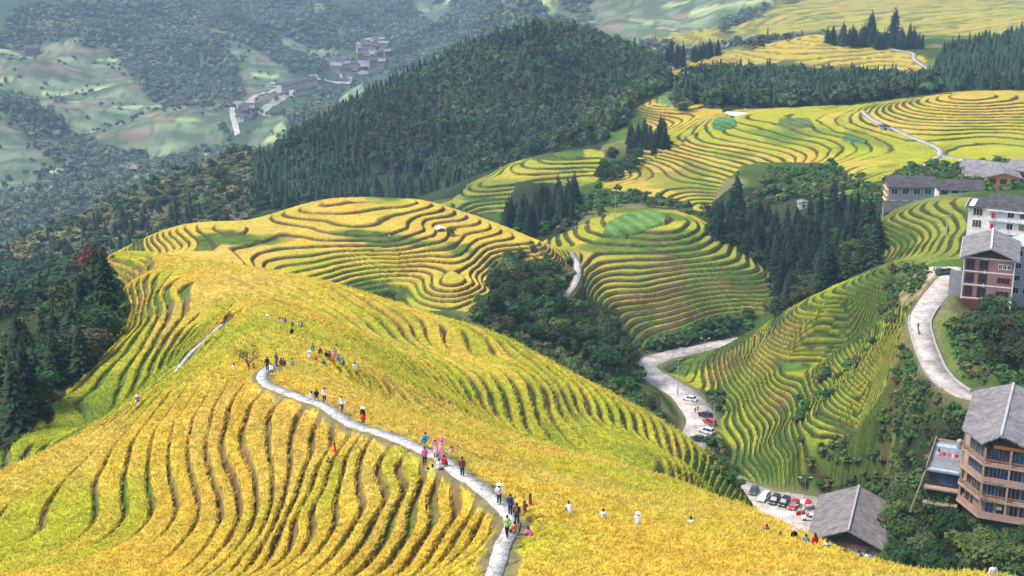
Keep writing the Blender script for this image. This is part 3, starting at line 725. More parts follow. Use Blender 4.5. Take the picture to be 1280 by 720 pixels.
def star_conifer(seed, layers=8, n=8):
    r = np.random.default_rng(seed); v, f, t = [], [], []
    for L in range(layers):
        z0 = .10 + .80 * L / layers; z1 = z0 + 1.65 / layers
        rad = .22 * (1 - .85 * (L / layers) ** .9) * r.uniform(.85, 1.15)
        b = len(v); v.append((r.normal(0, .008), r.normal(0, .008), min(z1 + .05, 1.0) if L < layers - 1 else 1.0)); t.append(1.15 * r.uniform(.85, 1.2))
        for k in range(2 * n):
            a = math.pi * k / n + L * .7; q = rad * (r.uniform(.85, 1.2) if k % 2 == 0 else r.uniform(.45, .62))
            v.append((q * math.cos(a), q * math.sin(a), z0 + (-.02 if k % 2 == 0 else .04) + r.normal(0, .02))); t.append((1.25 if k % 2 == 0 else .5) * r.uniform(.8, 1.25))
        for k in range(2 * n): f.append((b, b + 1 + k, b + 1 + (k + 1) % (2 * n)))
    return np.array(v), np.array(f), np.array(t)
def leaf_cloud(seed, n, lobes=9, size=.13, flat=.8, solid=True):
    """broad crown of unit height: leaf sprays spread over and through several lobes"""
    r = np.random.default_rng(seed); v, f, t = [], [], []
    cs = []
    for k in range(lobes):
        a = r.uniform(0, 2 * np.pi); d = r.uniform(.05, .30) if k else 0
        zc = r.uniform(.38, .80); cs.append((d * math.cos(a), d * math.sin(a), zc, r.uniform(.13, .23)))
    tone_l = r.uniform(.8, 1.2, lobes)
    for k in range(n):
        j = r.integers(0, lobes); c = cs[j]
        d = r.normal(size=3); d /= np.linalg.norm(d)
        if d[2] < -.55: d[2] *= -1
        rad = c[3] * r.uniform(.72, 1.12)
        p = np.array(c[:3]) + d * rad * np.array([1, 1, flat])
        nrm = d + r.normal(0, .55, 3); nrm[2] += .35; nrm /= np.linalg.norm(nrm)
        a = np.cross(nrm, r.normal(size=3)); a /= np.linalg.norm(a); b_ = np.cross(nrm, a)
        s = size * r.uniform(.6, 1.25); b = len(v)
        for qa, qb in ((-.5, -.35), (.55, -.25), (.1, .6)):
            v.append(p + a * qa * s + b_ * qb * s + nrm * (.12 * s if qb > 0 else 0)); t.append(tone_l[j] * r.uniform(.75, 1.25))
        f.append((b, b + 1, b + 2))
    return np.array(v), np.array(f), np.array(t)
def plume(seed, n=46):
    """feathery bamboo-like crown"""
    r = np.random.default_rng(seed); v, f, t = [], [], []
    stems = [(r.uniform(-.12, .12), r.uniform(-.12, .12), r.uniform(0, 6.28), r.uniform(.75, 1.0)) for _ in range(5)]
    for k in range(n):
        x0, y0, a, h = stems[k % 5]; q = r.uniform(.15, 1.0); bend = .12 * q * q
        p = np.array([x0 + bend * math.cos(a), y0 + bend * math.sin(a), q * h])
        b = len(v); s = .17 * (1.1 - .7 * abs(q - .45)); d = r.uniform(0, 6.28)
        o = np.array([math.cos(d), math.sin(d), -.15]); w = np.array([-math.sin(d), math.cos(d), .3])
        v += [p - w * s * .3, p + w * s * .3, p + o * s * 1.1 + np.array([0, 0, r.uniform(-.05, .08)])]; t += [.9, 1.0, r.uniform(1, 1.4)]
        f.append((b, b + 1, b + 2))
    return np.array(v), np.array(f), np.array(t)
CONI_LO = [star_conifer(k) for k in range(8)]
LEAF_LO = [leaf_cloud(30 + k, 110, 7, .24) for k in range(6)]
LEAF_FAR = [leaf_cloud(60 + k, 60, 5, .34) for k in range(5)]
PLUME = [plume(90 + k) for k in range(5)]

mat_leaf = leafy('foliage', trans=.2, vary=.38, hue=.045)
mat_rice = leafy('rice', trans=.38, vary=0, hue=0)
bark = noisy('bark', (.07,.05,.035), (.14,.105,.075), 6, .95, .5, stretch=(1, 1, .25))

# near trees, each a thing of its own
def conifer_crown(seed, whorls=24, nb=11):
    r = np.random.default_rng(seed); v, f, t = [], [], []
    for L in range(whorls):
        q = L / (whorls - 1); z = .13 + .84 * q; rad = (.215 * (1 - q) ** .8 + .012) * r.uniform(.82, 1.18)
        for k in range(nb if q < .8 else 5):
            a = 6.283 * (k + r.uniform(-.3, .3)) / nb + L * 1.3; rr = rad * r.uniform(.65, 1.2)
            d = np.array([math.cos(a), math.sin(a), 0]); w = np.array([-math.sin(a), math.cos(a), 0])
            zz = z + r.uniform(-.025, .025); p0 = d * .008 + [0, 0, zz + .018]; pm = d * rr * .55 + [0, 0, zz + .01 - rr * .18]; p1 = d * rr + [0, 0, zz - rr * .30 + r.uniform(-.012, .02)]
            ww = rr * r.uniform(.15, .25); b = len(v); tn = r.uniform(.75, 1.2)
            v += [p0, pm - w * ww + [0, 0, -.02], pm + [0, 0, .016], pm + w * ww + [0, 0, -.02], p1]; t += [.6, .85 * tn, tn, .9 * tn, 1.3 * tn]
            f += [(b, b + 1, b + 2), (b, b + 2, b + 3), (b + 1, b + 4, b + 2), (b + 2, b + 4, b + 3)]
    b = len(v); v += [np.array([.012, 0, .95]), np.array([-.008, .01, .95]), np.array([-.006, -.01, .95]), np.array([0, 0, 1.02])]; t += [1.1] * 4
    f += [(b, b + 1, b + 3), (b + 1, b + 2, b + 3), (b + 2, b, b + 3)]
    return np.array(v), np.array(f), np.array(t)
def trunk_mesh(seed, h, r0, limbs=0, bend=.03):
    r = np.random.default_rng(seed); v, f = [], []
    def tube(p0, p1, ra, rb, n=6, seg=4, b=bend):
        p0, p1 = np.array(p0, float), np.array(p1, float); L = np.linalg.norm(p1 - p0); off = r.normal(0, b * L, 3)
        ax = (p1 - p0) / L; s = np.cross(ax, [.3, 1, .2]); s /= np.linalg.norm(s); c = np.cross(ax, s)
        st = len(v)
        for i in range(seg + 1):
            q = i / seg; p = p0 + (p1 - p0) * q + off * math.sin(math.pi * q); rd = ra + (rb - ra) * q
            for k in range(n):
                a = 6.283 * k / n; v.append(p + (s * math.cos(a) + c * math.sin(a)) * rd)
        for i in range(seg):
            for k in range(n):
                a, b2 = st + i * n + k, st + i * n + (k + 1) % n
                f.append((a, b2, b2 + n, a + n))
    tube((0, 0, -.6 if h > 3 else -.05), (0, 0, h), r0, r0 * .25)
    for k in range(limbs):
        a = r.uniform(0, 6.283); q = r.uniform(.35, .8); L = h * r.uniform(.25, .45)
        tube((0, 0, h * q), (L * .75 * math.cos(a), L * .75 * math.sin(a), h * q + L * .75), r0 * .45, r0 * .1, 5, 3)
    return np_mesh('trunk', np.array(v), np.array(f), smooth=True)
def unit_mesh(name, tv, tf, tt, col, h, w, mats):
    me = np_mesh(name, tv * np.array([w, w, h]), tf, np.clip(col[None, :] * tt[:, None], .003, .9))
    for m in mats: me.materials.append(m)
    return me
CON_DARK = np.array((.014, .036, .020)); CON_MID = np.array((.024, .053, .024)); BROAD_A = np.array((.040, .075, .022)); BROAD_B = np.array((.070, .11, .028)); BROAD_C = np.array((.11, .12, .042))
KINDS = {}
def add_kind(key, crowns, tr):
    for m in tr: m.materials.append(bark)
    KINDS[key] = (crowns, tr)
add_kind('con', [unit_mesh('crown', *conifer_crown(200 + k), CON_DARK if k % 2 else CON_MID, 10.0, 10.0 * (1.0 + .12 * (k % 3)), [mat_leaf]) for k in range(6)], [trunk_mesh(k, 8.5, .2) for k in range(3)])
add_kind('broad', [unit_mesh('crown', *leaf_cloud(300 + k, 1500, 11 + k % 4, .075), (BROAD_A, BROAD_B, BROAD_A, BROAD_C, BROAD_A, BROAD_B)[k], 8.0, 9.5, [mat_leaf]) for k in range(6)], [trunk_mesh(20 + k, 5.5, .22, 5, .06) for k in range(3)])
add_kind('rust', [unit_mesh('crown', *leaf_cloud(330, 1300, 10, .075), np.array((.15, .075, .035)), 8.0, 9.0, [mat_leaf])], [trunk_mesh(31, 5.5, .2, 5, .06)])
add_kind('feather', [unit_mesh('crown', *leaf_cloud(340 + k, 1100, 12, .06, 1.5), BROAD_C * 1.1, 9.0, 7.0, [mat_leaf]) for k in range(2)], [trunk_mesh(35, 6.5, .12, 4, .06)])
def tree(kind, X, Y, scale, label, group, name=None, z=None):
    crowns, trunks = KINDS[kind]
    if z is None: z = g1(X, Y)
    t = thing(name or {'con': 'conifer_tree', 'broad': 'broadleaf_tree', 'rust': 'rusty_leaved_tree', 'feather': 'feathery_tree'}[kind], label, 'tree', (X, Y, z - .1), random.uniform(0, 6.28), group)
    sz = scale * random.uniform(.85, 1.15); t.scale = (scale * random.uniform(.88, 1.12),) * 2 + (sz,)
    for nm, me in (('crown', random.choice(crowns)), ('trunk', random.choice(trunks))):
        c = bpy.data.objects.new(nm, me); COL.objects.link(c); c.parent = t
    return t
N_TREES = {'con': 0, 'broad': 0}
def grove(poly, y0, y1, spacing, mixk, size, label, group, seed, limit=200, keep=1.0):
    """mixk: {kind: share}; label: {kind: text}"""
    X, Y = scatter(poly, y0, y1, spacing, keep, seed)
    if seed in (8, 18, 9):
        d, rz, wd_ = seg_dist(X, Y, ROAD2, ROAD2_W); k = (d > 8.5) | ((d > wd_ * .5 + 1.5) & (rz - gz(X, Y) > 7.5)); X, Y = X[k], Y[k]
    o = np.argsort(Y)[:limit]; X, Y = X[o], Y[o]; Z = gz(X, Y)
    r = random.Random(seed)
    for x, y, z in zip(X, Y, Z):
        k = r.choices(list(mixk), list(mixk.values()))[0]
        tree(k, x, y, size[k] * r.uniform(.72, 1.2), label[k], group[k] if isinstance(group, dict) else group + ' ' + k, z=z)
        if k in N_TREES: N_TREES[k] += 1
grove([(-40,580),(8,555),(22,545),(72,496),(112,460),(138,430),(145,405),(158,388),(145,358),(122,330),(80,318),(-40,318)], 196, 330, 4.6, {'con': .74, 'broad': .26}, {'con': 1.25, 'broad': 1.15},
      {'con': 'dark conifer in the steep wood left of the golden ridge', 'broad': 'leafy tree in the steep wood left of the golden ridge'},
      {'con': 'conifers of the left hand wood', 'broad': 'leafy trees of the left hand wood'}, 1, 100)
grove([(600,398),(622,350),(648,318),(690,352),(693,398),(755,402),(790,440),(786,462),(752,474),(700,450),(640,420)], 335, 470, 5.0, {'broad': 1}, {'broad': .95},
      {'broad': 'dense leafy tree in the gully between the golden ridge and the round hill'}, {'broad': 'leafy trees in the gully'}, 2, 85)
grove([(628,294),(632,240),(650,222),(680,218),(712,240),(720,275),(712,296),(690,302)], 530, 665, 4.2, {'con': 1}, {'con': 1.35},
      {'con': 'dark conifer in the copse behind the gold second hill'}, {'con': 'conifers of the small copse'}, 3, 75)
grove([(782,205),(786,176),(830,168),(834,186),(806,210)], 700, 790, 5.5, {'con': 1}, {'con': 1.2},
      {'con': 'conifer in the little stand at the left end of the long terraces'}, {'con': 'conifers of the little stand'}, 4, 20)
grove([(744,232),(752,196),(786,190),(800,205),(770,226)], 640, 730, 6.0, {'broad': 1}, {'broad': .85},
      {'broad': 'round leafy tree beside the little conifer stand'}, {'broad': 'leafy trees by the little stand'}, 5, 16)
grove([(884,300),(886,262),(915,240),(935,236),(960,236),(1005,248),(1050,272),(1092,300),(1112,338),(1045,354),(1000,376),(975,394),(962,342),(925,312)], 412, 620, 5.2, {'con': .8, 'broad': .2}, {'con': 1.35, 'broad': .95},
      {'con': 'dark conifer in the ravine wood below the slate-roofed houses', 'broad': 'leafy tree in the ravine wood below the slate-roofed houses'},
      {'con': 'conifers of the ravine wood', 'broad': 'leafy trees of the ravine wood'}, 6, 165)
grove([(965,395),(985,370),(1040,352),(1025,366),(985,388),(968,402)], 405, 470, 4.5, {'broad': 1}, {'broad': .7},
      {'broad': 'low leafy tree at the crest of the lime green terraces'}, {'broad': 'leafy trees along the lime crest'}, 7, 12)
grove([(1000,612),(1050,590),(1125,582),(1165,574),(1205,562),(1225,566),(1205,590),(1172,596),(1160,600),(1165,640),(1190,690),(1240,700),(1300,705),(1300,740),(1130,730),(1116,690),(1120,625),(1040,606)], 195, 330, 3.4, {'broad': .92, 'feather': .08}, {'broad': .92, 'feather': .9},
      {'broad': 'leafy tree on the bank around the balconied guesthouse', 'feather': 'feathery upright tree on the bank around the balconied guesthouse'},
      {'broad': 'leafy trees around the guesthouse', 'feather': 'feathery trees around the guesthouse'}, 8, 125)
grove([(990,608),(1060,588),(1130,578),(1175,568),(1212,552),(1226,570),(1172,600),(1166,640),(1118,694),(1120,622),(1040,602)], 195, 340, 2.3, {'broad': 1}, {'broad': .68},
      {'broad': 'smaller leafy tree on the slope between the big tiled roof and the lime terraces'}, {'broad': 'smaller leafy trees behind the big tiled roof'}, 18, 70)
grove([(1205,420),(1215,408),(1300,390),(1300,475),(1262,475),(1232,452),(1206,448)], 262, 335, 4.0, {'broad': 1}, {'broad': .82},
      {'broad': 'leafy tree below the tall brick house beside the upper road'}, {'broad': 'leafy trees below the brick house'}, 9, 30)
grove([(826,84),(832,70),(905,52),(905,66),(850,86)], 1040, 1130, 5.5, {'con': 1}, {'con': 1.25},
      {'con': 'slim conifer in the dark row above the tawny top terraces'}, {'con': 'conifers of the dark row'}, 10, 26)
grove([(984,42),(1010,34),(1060,44),(1100,46),(1150,52),(1155,62),(1110,62),(1050,58)], 1110, 1190, 7, {'con': 1}, {'con': 1.6},
      {'con': 'conifer on the knoll crowning the tawny top terraces'}, {'con': 'conifers of the top knoll'}, 11, 26)
for px, py, Y, k, sc, lab in ((920, 262, 592, 'con', 2.0, 'tallest dark conifer, standing at the left edge of the ravine wood'),
                              (1088, 50, 1150, 'con', 2.3, 'tall conifer on the knoll, left one of the two tallest spires'),
                              (1117, 50, 1152, 'con', 2.6, 'tallest conifer spire on the knoll above the tawny top terraces'),
                              (1255, 440, 300, 'rust', .9, 'brownish leafy tree under the tall brick house'),
                              (112, 322, 300, 'rust', .85, 'rust red tree at the top of the left wood'),
                              (131, 335, 290, 'rust', .7, 'smaller rust red tree beside the tip of the golden ridge'),
                              (812, 545, 352, 'feather', .9, 'feathery brownish tree in the inside of the lower road bend'),
                              (735, 415, 410, 'rust', .75, 'brown leaved tree by the narrow lane in the gully'),
                              (485, 372, 408, 'broad', .62, 'dark bushy tree at the foot of the second hill terraces'),
                              (563, 300, 452, 'broad', .5, 'small bushy tree beside the hut on the second hill')):
    X = ray(px, py)[0] * Y
    tree(k, X, Y, sc, lab, None)
# bare little tree beside the rest place on the path
def bare_tree(px, py, Y):
    X = ray(px, py)[0] * Y; t = thing('bare_tree', 'bare branched tree beside the resting place on the ridge path', 'tree', (X, Y, g1(X, Y)), .4); t.scale = (1.25, 1.25, 1.15)
    r = np.random.default_rng(5); v, f, lv, lf = [], [], [], []
    def limb(p, d, L, rad, depth):
        q = p + d * L; s = np.cross(d, [.2, .9, .3]); s /= np.linalg.norm(s); c = np.cross(d, s); b = len(v)
        for pp, rr in ((p, rad), (q, rad * .6)):
            for k in range(5): v.append(pp + (s * math.cos(k * 1.2566) + c * math.sin(k * 1.2566)) * rr)
        for k in range(5): f.append((b + k, b + (k + 1) % 5, b + 5 + (k + 1) % 5, b + 5 + k))
        if depth == 0:
            for _ in range(3):
                a = r.normal(size=3) * .09; b2 = len(lv); w = r.normal(size=3) * .06
                lv.extend([q + a, q + a + w, q + a + np.cross(w, r.normal(size=3)) * .9 + w * .4]); lf.append((b2, b2 + 1, b2 + 2))
            return
        for k in range(3 if depth > 1 else 4):
            nd = d + r.normal(0, .48, 3); nd[2] += .12; nd /= np.linalg.norm(nd)
            limb(q - d * L * r.uniform(0, .3), nd, L * r.uniform(.6, .8), rad * .6, depth - 1)
    limb(np.array([0, 0, -.1]), np.array([.08, 0, 1.0]), 1.25, .085, 4)
    add_obj('trunk', np_mesh('trunk', np.array(v), np.array(f)), [bark], t)
    add_obj('crown', np_mesh('crown', np.array(lv), np.array(lf), np.tile((.26, .17, .06), (len(lv), 1))), [mat_leaf], t)
bare_tree(310, 455, 150)
print('TREES', N_TREES)

# woods read as one mass
def wood(name, parts, seed, mat=mat_leaf):
    Xs, Ys, kinds = [], [], []
    obs = []
    for (poly, y0, y1, sp, temps, h, w, col, keep) in parts:
        X, Y = scatter(poly, y0, y1, sp, keep, seed); Z = gz(X, Y); r = np.random.default_rng(seed)
        obs.append((temps, X, Y, Z, w * r.uniform(.7, 1.25, len(X)), h * r.uniform(.65, 1.25, len(X)), col, r))
        seed += 1
    return obs
def wood_obj(name, obs, tints2, seed):
    T, X, Y, Z, SX, SZ, CO = [], [], [], [], [], [], []
    allv, allf, allc = [], [], []; off = 0
    for temps, x, y, z, sx, sz, col, r in obs:
        n = fbm(x / 40, y / 40, 81, 2)[:, None]
        fv = .45 if y.mean() > 1300 else 1.0
        c = np.array(col)[None] * (1 + fv * r.uniform(-.28, .35, (len(x), 1)) + .7 * n) * (1 + r.uniform(-.10, .10, (len(x), 3)))
        br = (r.random((len(x), 1)) < .05 + np.clip(1.1 * vnoise(x / 130, y / 130, 44), 0, .8)[:, None] * (y.mean() > 1300)); c = np.where(br, c * np.array([[2.0, 1.3, 1.05]]) ** fv, c)
        which = r.integers(0, len(temps), len(x)); rot = r.uniform(0, 6.283, len(x))
        for w, (tv, tf, tt) in enumerate(temps):
            i = np.nonzero(which == w)[0]
            if not len(i): continue
            cs, sn = np.cos(rot[i])[:, None], np.sin(rot[i])[:, None]
            v = np.stack([(tv[None, :, 0] * cs - tv[None, :, 1] * sn) * sx[i, None] + x[i, None], (tv[None, :, 0] * sn + tv[None, :, 1] * cs) * sx[i, None] + y[i, None], tv[None, :, 2] * sz[i, None] + z[i, None] - .3], -1)
            allv.append(v.reshape(-1, 3)); allf.append((tf[None] + (np.arange(len(i)) * len(tv))[:, None, None] + off).reshape(-1, 3)); off += len(tv) * len(i)
            allc.append((c[i][:, None, :] * tt[None, :, None]).reshape(-1, 3))
    me = np_mesh(name, np.concatenate(allv), np.concatenate(allf), np.clip(np.concatenate(allc), .003, .9))
    return setting(add_obj(name, me, [mat_leaf]), 'stuff')
HILL = [(325,195),(335,186),(400,160),(470,117),(535,82),(575,63),(620,46),(690,33),(770,57),(828,82),(838,112),(815,124),(795,135),(770,160),(752,186),(722,186),(677,192),(640,204),(600,228),(555,252),(550,262),(300,285),(120,330),(-40,345),(-40,310),(50,294),(150,249),(225,217),(300,187)]
HILLR = [(430,205),(460,140),(575,70),(690,33),(828,82),(838,112),(795,135),(752,186),(677,192),(600,228)]
wood_obj('hill_wood', wood('hill_wood', [
    ([(312,262),(322,205),(400,160),(470,117),(535,82),(620,46),(690,33),(770,57),(828,82),(838,112),(800,112),(740,130),(700,165),(640,195),(550,262),(430,262)], 760, 1160, 5.6, CONI_LO, 11, 12, (.044, .086, .036), .42),
    ([(312,262),(322,205),(400,160),(450,135),(440,262)], 760, 1100, 6.5, CONI_LO, 12, 12, (.044, .086, .038), .6),
    ([(312,262),(322,205),(400,160),(450,135),(440,262)], 760, 1100, 6.0, LEAF_LO, 8, 9, (.075, .115, .042), .8),
    (HILLR, 770, 1160, 5.5, LEAF_LO, 10, 10, (.085, .125, .045), .75),
    (HILLR, 800, 1160, 7, PLUME, 13, 12, (.14, .16, .075), .7),
    ([(690,205),(722,150),(790,120),(815,125),(795,138),(770,160),(752,186)], 840, 1020, 5.5, PLUME, 11, 12, (.20, .20, .10), .9),
    ([(120,335),(-40,350),(-40,312),(50,294),(150,249),(225,217),(300,187),(335,190),(322,262),(300,290)], 700, 960, 7.5, LEAF_LO, 6, 9, (.075, .105, .045), .4),
    ([(120,335),(-40,350),(-40,312),(50,294),(150,249),(225,217),(300,187),(335,190),(322,262),(300,290)], 700, 960, 6, LEAF_LO, 3.6, 7, (.25, .22, .12), .75),
    ([(120,335),(-40,350),(-40,330),(80,300),(200,262),(240,255),(260,275)], 700, 850, 9, CONI_LO, 11, 12, (.04, .08, .042), .6),
    ([(-60,420),(-60,325),(60,330),(128,318),(135,335),(90,380)], 335, 720, 6.5, LEAF_LO, 8, 10, (.07, .105, .045), .8)], 40), None, 1)
wood_obj('upper_wood', wood('upper_wood', [
    ([(838,140),(850,112),(878,100),(930,90),(985,82),(1030,90),(1064,92),(1120,108),(1165,112),(1172,118),(1122,128),(1060,136),(960,138),(905,134)], 800, 960, 6.0, LEAF_LO, 11, 13, (.06, .10, .038), .75),
    ([(838,140),(850,112),(878,100),(930,90),(985,82),(1030,90),(1064,92),(1120,108),(1165,112),(1172,118),(1122,128),(1060,136),(960,138),(905,134)], 800, 960, 7.0, CONI_LO, 14, 14, (.036, .075, .038), .6),
    ([(1160,116),(1172,84),(1180,66),(1215,62),(1310,44),(1310,118),(1210,115)], 800, 1070, 5.6, CONI_LO, 14, 14, (.036, .075, .038), .85),
    ([(1160,116),(1172,84),(1180,66),(1215,62),(1310,44),(1310,118),(1210,115)], 800, 1070, 8, LEAF_LO, 9, 12, (.06, .10, .04), .5),
    ([(900,66),(945,50),(985,40),(1000,44),(960,60)], 1080, 1150, 6, LEAF_LO, 6, 8, (.10, .07, .035), .35)], 50), None, 2)
def far_wood():
    r = np.random.default_rng(77); obs = []
    for (xa, xb, ya, yb, sp, temps, h, w, col) in ((-1000, 420, 1450, 3600, 12.5, LEAF_FAR, 11, 17, (.11, .16, .095)), (-1000, 420, 1450, 2700, 17, CONI_LO, 14, 14, (.085, .14, .09))):
        gx, gy = np.meshgrid(np.arange(xa, xb, sp), np.arange(ya, yb, sp))
        X = (gx + r.uniform(-.48, .48, gx.shape) * sp).ravel(); Y = (gy + r.uniform(-.48, .48, gx.shape) * sp).ravel()
        m = (np.abs(X / Y) < .45); X, Y = X[m], Y[m]
        s = base_s(X / Y, np.log(Y)); px, py = proj(X / Y, s)
        k = is_far_wood(X, Y) & (py > -60) & ~poly_mask(px, py, [(290,200),(285,130),(330,100),(400,92),(425,70),(490,62),(490,108),(400,112),(345,150),(320,168)]); X, Y = X[k], Y[k]
        c = np.array(col)
        obs.append((temps, X, Y, gz(X, Y), w * r.uniform(.7, 1.3, len(X)), h * r.uniform(.6, 1.3, len(X)), c, r))
    gx, gy = np.meshgrid(np.arange(-1000, 60, 22.0), np.arange(1450, 3300, 22.0))
    X = (gx + r.uniform(-11, 11, gx.shape)).ravel(); Y = (gy + r.uniform(-11, 11, gx.shape)).ravel()
    k = (np.abs(X / Y) < .45) & (fbm(X / 90, Y / 60, 33, 3) > .05) & (r.random(X.shape) < .6); X, Y = X[k], Y[k]
    obs.append((LEAF_FAR, X, Y, gz(X, Y), r.uniform(6, 13, len(X)), r.uniform(5, 9, len(X)), np.array((.055, .095, .045)), r))
    wood_obj('valley_wood', obs, None, 3)
far_wood()

# undergrowth on banks and waste ground
def undergrowth():
    r = np.random.default_rng(15); Xs, Ys = [], []
    for poly, y0, y1, sp, keep in (
        ([(590,402),(622,345),(650,300),(715,345),(700,400),(770,410),(800,440),(820,425),(905,405),(960,392),(965,350),(985,372),(905,432),(835,448),(806,462),(795,485),(830,520),(850,560),(800,520),(700,465),(640,425)], 300, 480, 1.7, .75),
        ([(845,470),(880,470),(905,500),(890,540),(925,600),(1010,615),(1060,580),(1130,550),(1200,510),(1230,520),(1170,600),(1300,660),(1300,740),(1100,740),(1110,640),(1000,600),(950,625),(895,590),(870,530),(860,500)], 180, 385, 1.5, .75),
        ([(1170,400),(1205,400),(1300,385),(1300,490),(1215,490),(1180,465),(1172,440)], 250, 345, 1.5, .85),
        ([(1110,340),(1140,335),(1165,350),(1150,385),(1140,400),(1110,410),(1098,390)], 310, 390, 1.8, .45),
        ([(1120,560),(1150,535),(1180,518),(1212,516),(1215,535),(1172,560),(1165,610),(1110,625),(1000,612),(1060,585),(1130,556),(1150,530),(1140,480)], 195, 345, 1.05, .9),
        ([(1165,500),(1215,506),(1230,530),(1180,580),(1140,600),(1125,570),(1150,530)], 225, 345, .7, .85),
        ([(1128,430),(1150,440),(1160,500),(1130,555),(1100,606),(1062,602),(1085,545),(1112,500),(1130,470)], 235, 345, .7, .8),
        ([(1120,552),(1150,535),(1185,520),(1165,550),(1135,600),(1105,600)], 250, 340, .8, .85),
        ([(1165,640),(1190,650),(1300,660),(1300,720),(1180,700)], 180, 250, 1.3, .8),
        ([(1060,575),(1130,548),(1175,520),(1212,505),(1240,520),(1172,562),(1165,640),(1118,690),(1120,622)], 190, 340, .95, .8),
        ([(1000,565),(1060,545),(1110,532),(1150,520),(1155,560),(1060,605),(985,602)], 250, 345, 1.2, .8),
        ([(1000,490),(1030,470),(1090,430),(1085,450),(1050,470),(1030,520),(1010,560),(985,560)], 310, 380, 1.6, .3),
        ([(640,300),(700,270),(745,240),(790,240),(850,255),(870,275),(850,262),(775,256),(712,290)], 520, 660, 3.2, .6),
        ([(920,265),(960,215),(1040,205),(1100,235),(1095,300),(1060,285),(1000,250)], 480, 680, 3.4, .65),
        ([(1180,205),(1300,208),(1300,240),(1100,240),(1130,210)], 500, 650, 3.0, .5),
        ([(-40,590),(25,548),(115,462),(150,412),(175,380),(150,350),(128,325),(-40,325)], 180, 330, 2.6, .6)):
        X, Y = scatter(poly, y0, y1, sp, keep, len(Xs) + 60); Xs.append(X); Ys.append(Y)
    X, Y = np.concatenate(Xs), np.concatenate(Ys)
    _, _, crop, _ = land(X, Y)
    d1, _, w1 = seg_dist(X, Y, ROAD1, ROAD1_W); d2, rz2, w2 = seg_dist(X, Y, ROAD2, ROAD2_W)
    k = (crop < .3) & (d1 > w1 * .5 + 1.3) & ((d2 > w2 * .5 + 2.6) | ((d2 > w2 * .5 + .6) & (rz2 - gz(X, Y) > 2.2))); X, Y = X[k], Y[k]
    n = fbm(X / 18, Y / 18, 91, 2)[:, None]
    base = np.where(r.random((len(X), 1)) < .5 + n, np.array([[.07, .135, .03]]), np.array([[.115, .14, .045]]))
    base = np.where(r.random((len(X), 1)) < .08, np.array([[.15, .11, .05]]), base)
    temps = [leaf_cloud(400 + k, 150, 5, .22, .9) for k in range(5)]
    sc = r.uniform(.5, 1.5, len(X)) * np.clip(Y / 330, .8, 1.5)
    merged('undergrowth', temps, X, Y, gz(X, Y) - .35, 3.2 * sc, 2.3 * sc, base * r.uniform(.7, 1.35, (len(X), 1)), mat_leaf, 5)
undergrowth()

# standing rice on the near ridge
def rice():
    r = np.random.default_rng(21)
    def tuft(seed, n=9):
        q = np.random.default_rng(seed); v, f, t = [], [], []
        for k in range(n):
            a = q.uniform(0, 6.283); d = np.array([math.cos(a), math.sin(a), 0]); w = np.array([-math.sin(a), math.cos(a), 0])
            rr = q.uniform(.02, .14); p0 = d * rr * .4; h = q.uniform(.65, 1.0); out = q.uniform(.14, .34)
            p1 = d * (rr + out * .35) + [0, 0, h * .75]; p2 = d * (rr + out * 1.1) + [0, 0, h * q.uniform(.72, 1.0)]
            ww = q.uniform(.022, .04); b = len(v)
            v += [p0, p1 - w * ww, p1 + w * ww, p2]; tn = q.uniform(.8, 1.2); t += [.75, tn, tn, tn * 1.12]
            f += [(b, b + 1, b + 2), (b + 1, b + 3, b + 2)]
        return np.array(v), np.array(f), np.array(t)
    temps = [tuft(700 + k) for k in range(10)]
    Xs, Ys, Ss = [], [], []
    for y0, y1, sp in ((62, 100, .30), (100, 130, .34), (130, 165, .40), (165, 215, .52), (215, 305, .72)):
        gx, gy = np.meshgrid(np.arange(-.43 * y1, .43 * y1, sp), np.arange(y0, y1, sp))
        X = (gx + r.uniform(-.5, .5, gx.shape) * sp).ravel(); Y = (gy + r.uniform(-.5, .5, gx.shape) * sp).ravel()
        m = np.abs(X / Y) < .425; X, Y = X[m], Y[m]
        s = base_s(X / Y, np.log(Y)); px, py = proj(X / Y, s)
        m = (Y < interp(px, CREST_A) + 4) & (py < 760) & (py > 280); X, Y = X[m], Y[m]
        Xs.append(X); Ys.append(Y); Ss.append(np.full(X.shape, sp))
    X, Y, S = np.concatenate(Xs), np.concatenate(Ys), np.concatenate(Ss)
    z, col, crop, step = land(X, Y)
    k = crop > np.where(S > .45, .72, .5); X, Y, S, z, col, crop = X[k], Y[k], S[k], z[k], col[k], crop[k]
    sz = np.clip(.62 + .9 * S, .8, 1.25) * r.uniform(.8, 1.15, len(X)); sx = np.minimum(S / .34, 1.5) * r.uniform(.85, 1.25, len(X))
    col = 1.3 * col * r.uniform(.62, 1.28, (len(X), 1)) * np.where(r.random((len(X), 1)) < .12, np.array([[.75, .95, 1.0]]), 1.0)
    print('TUFTS', len(X))
    merged('rice_plants', temps, X, Y, z - .62 * sz, sx, sz, col, mat_rice, 9, lean=.10)
rice()
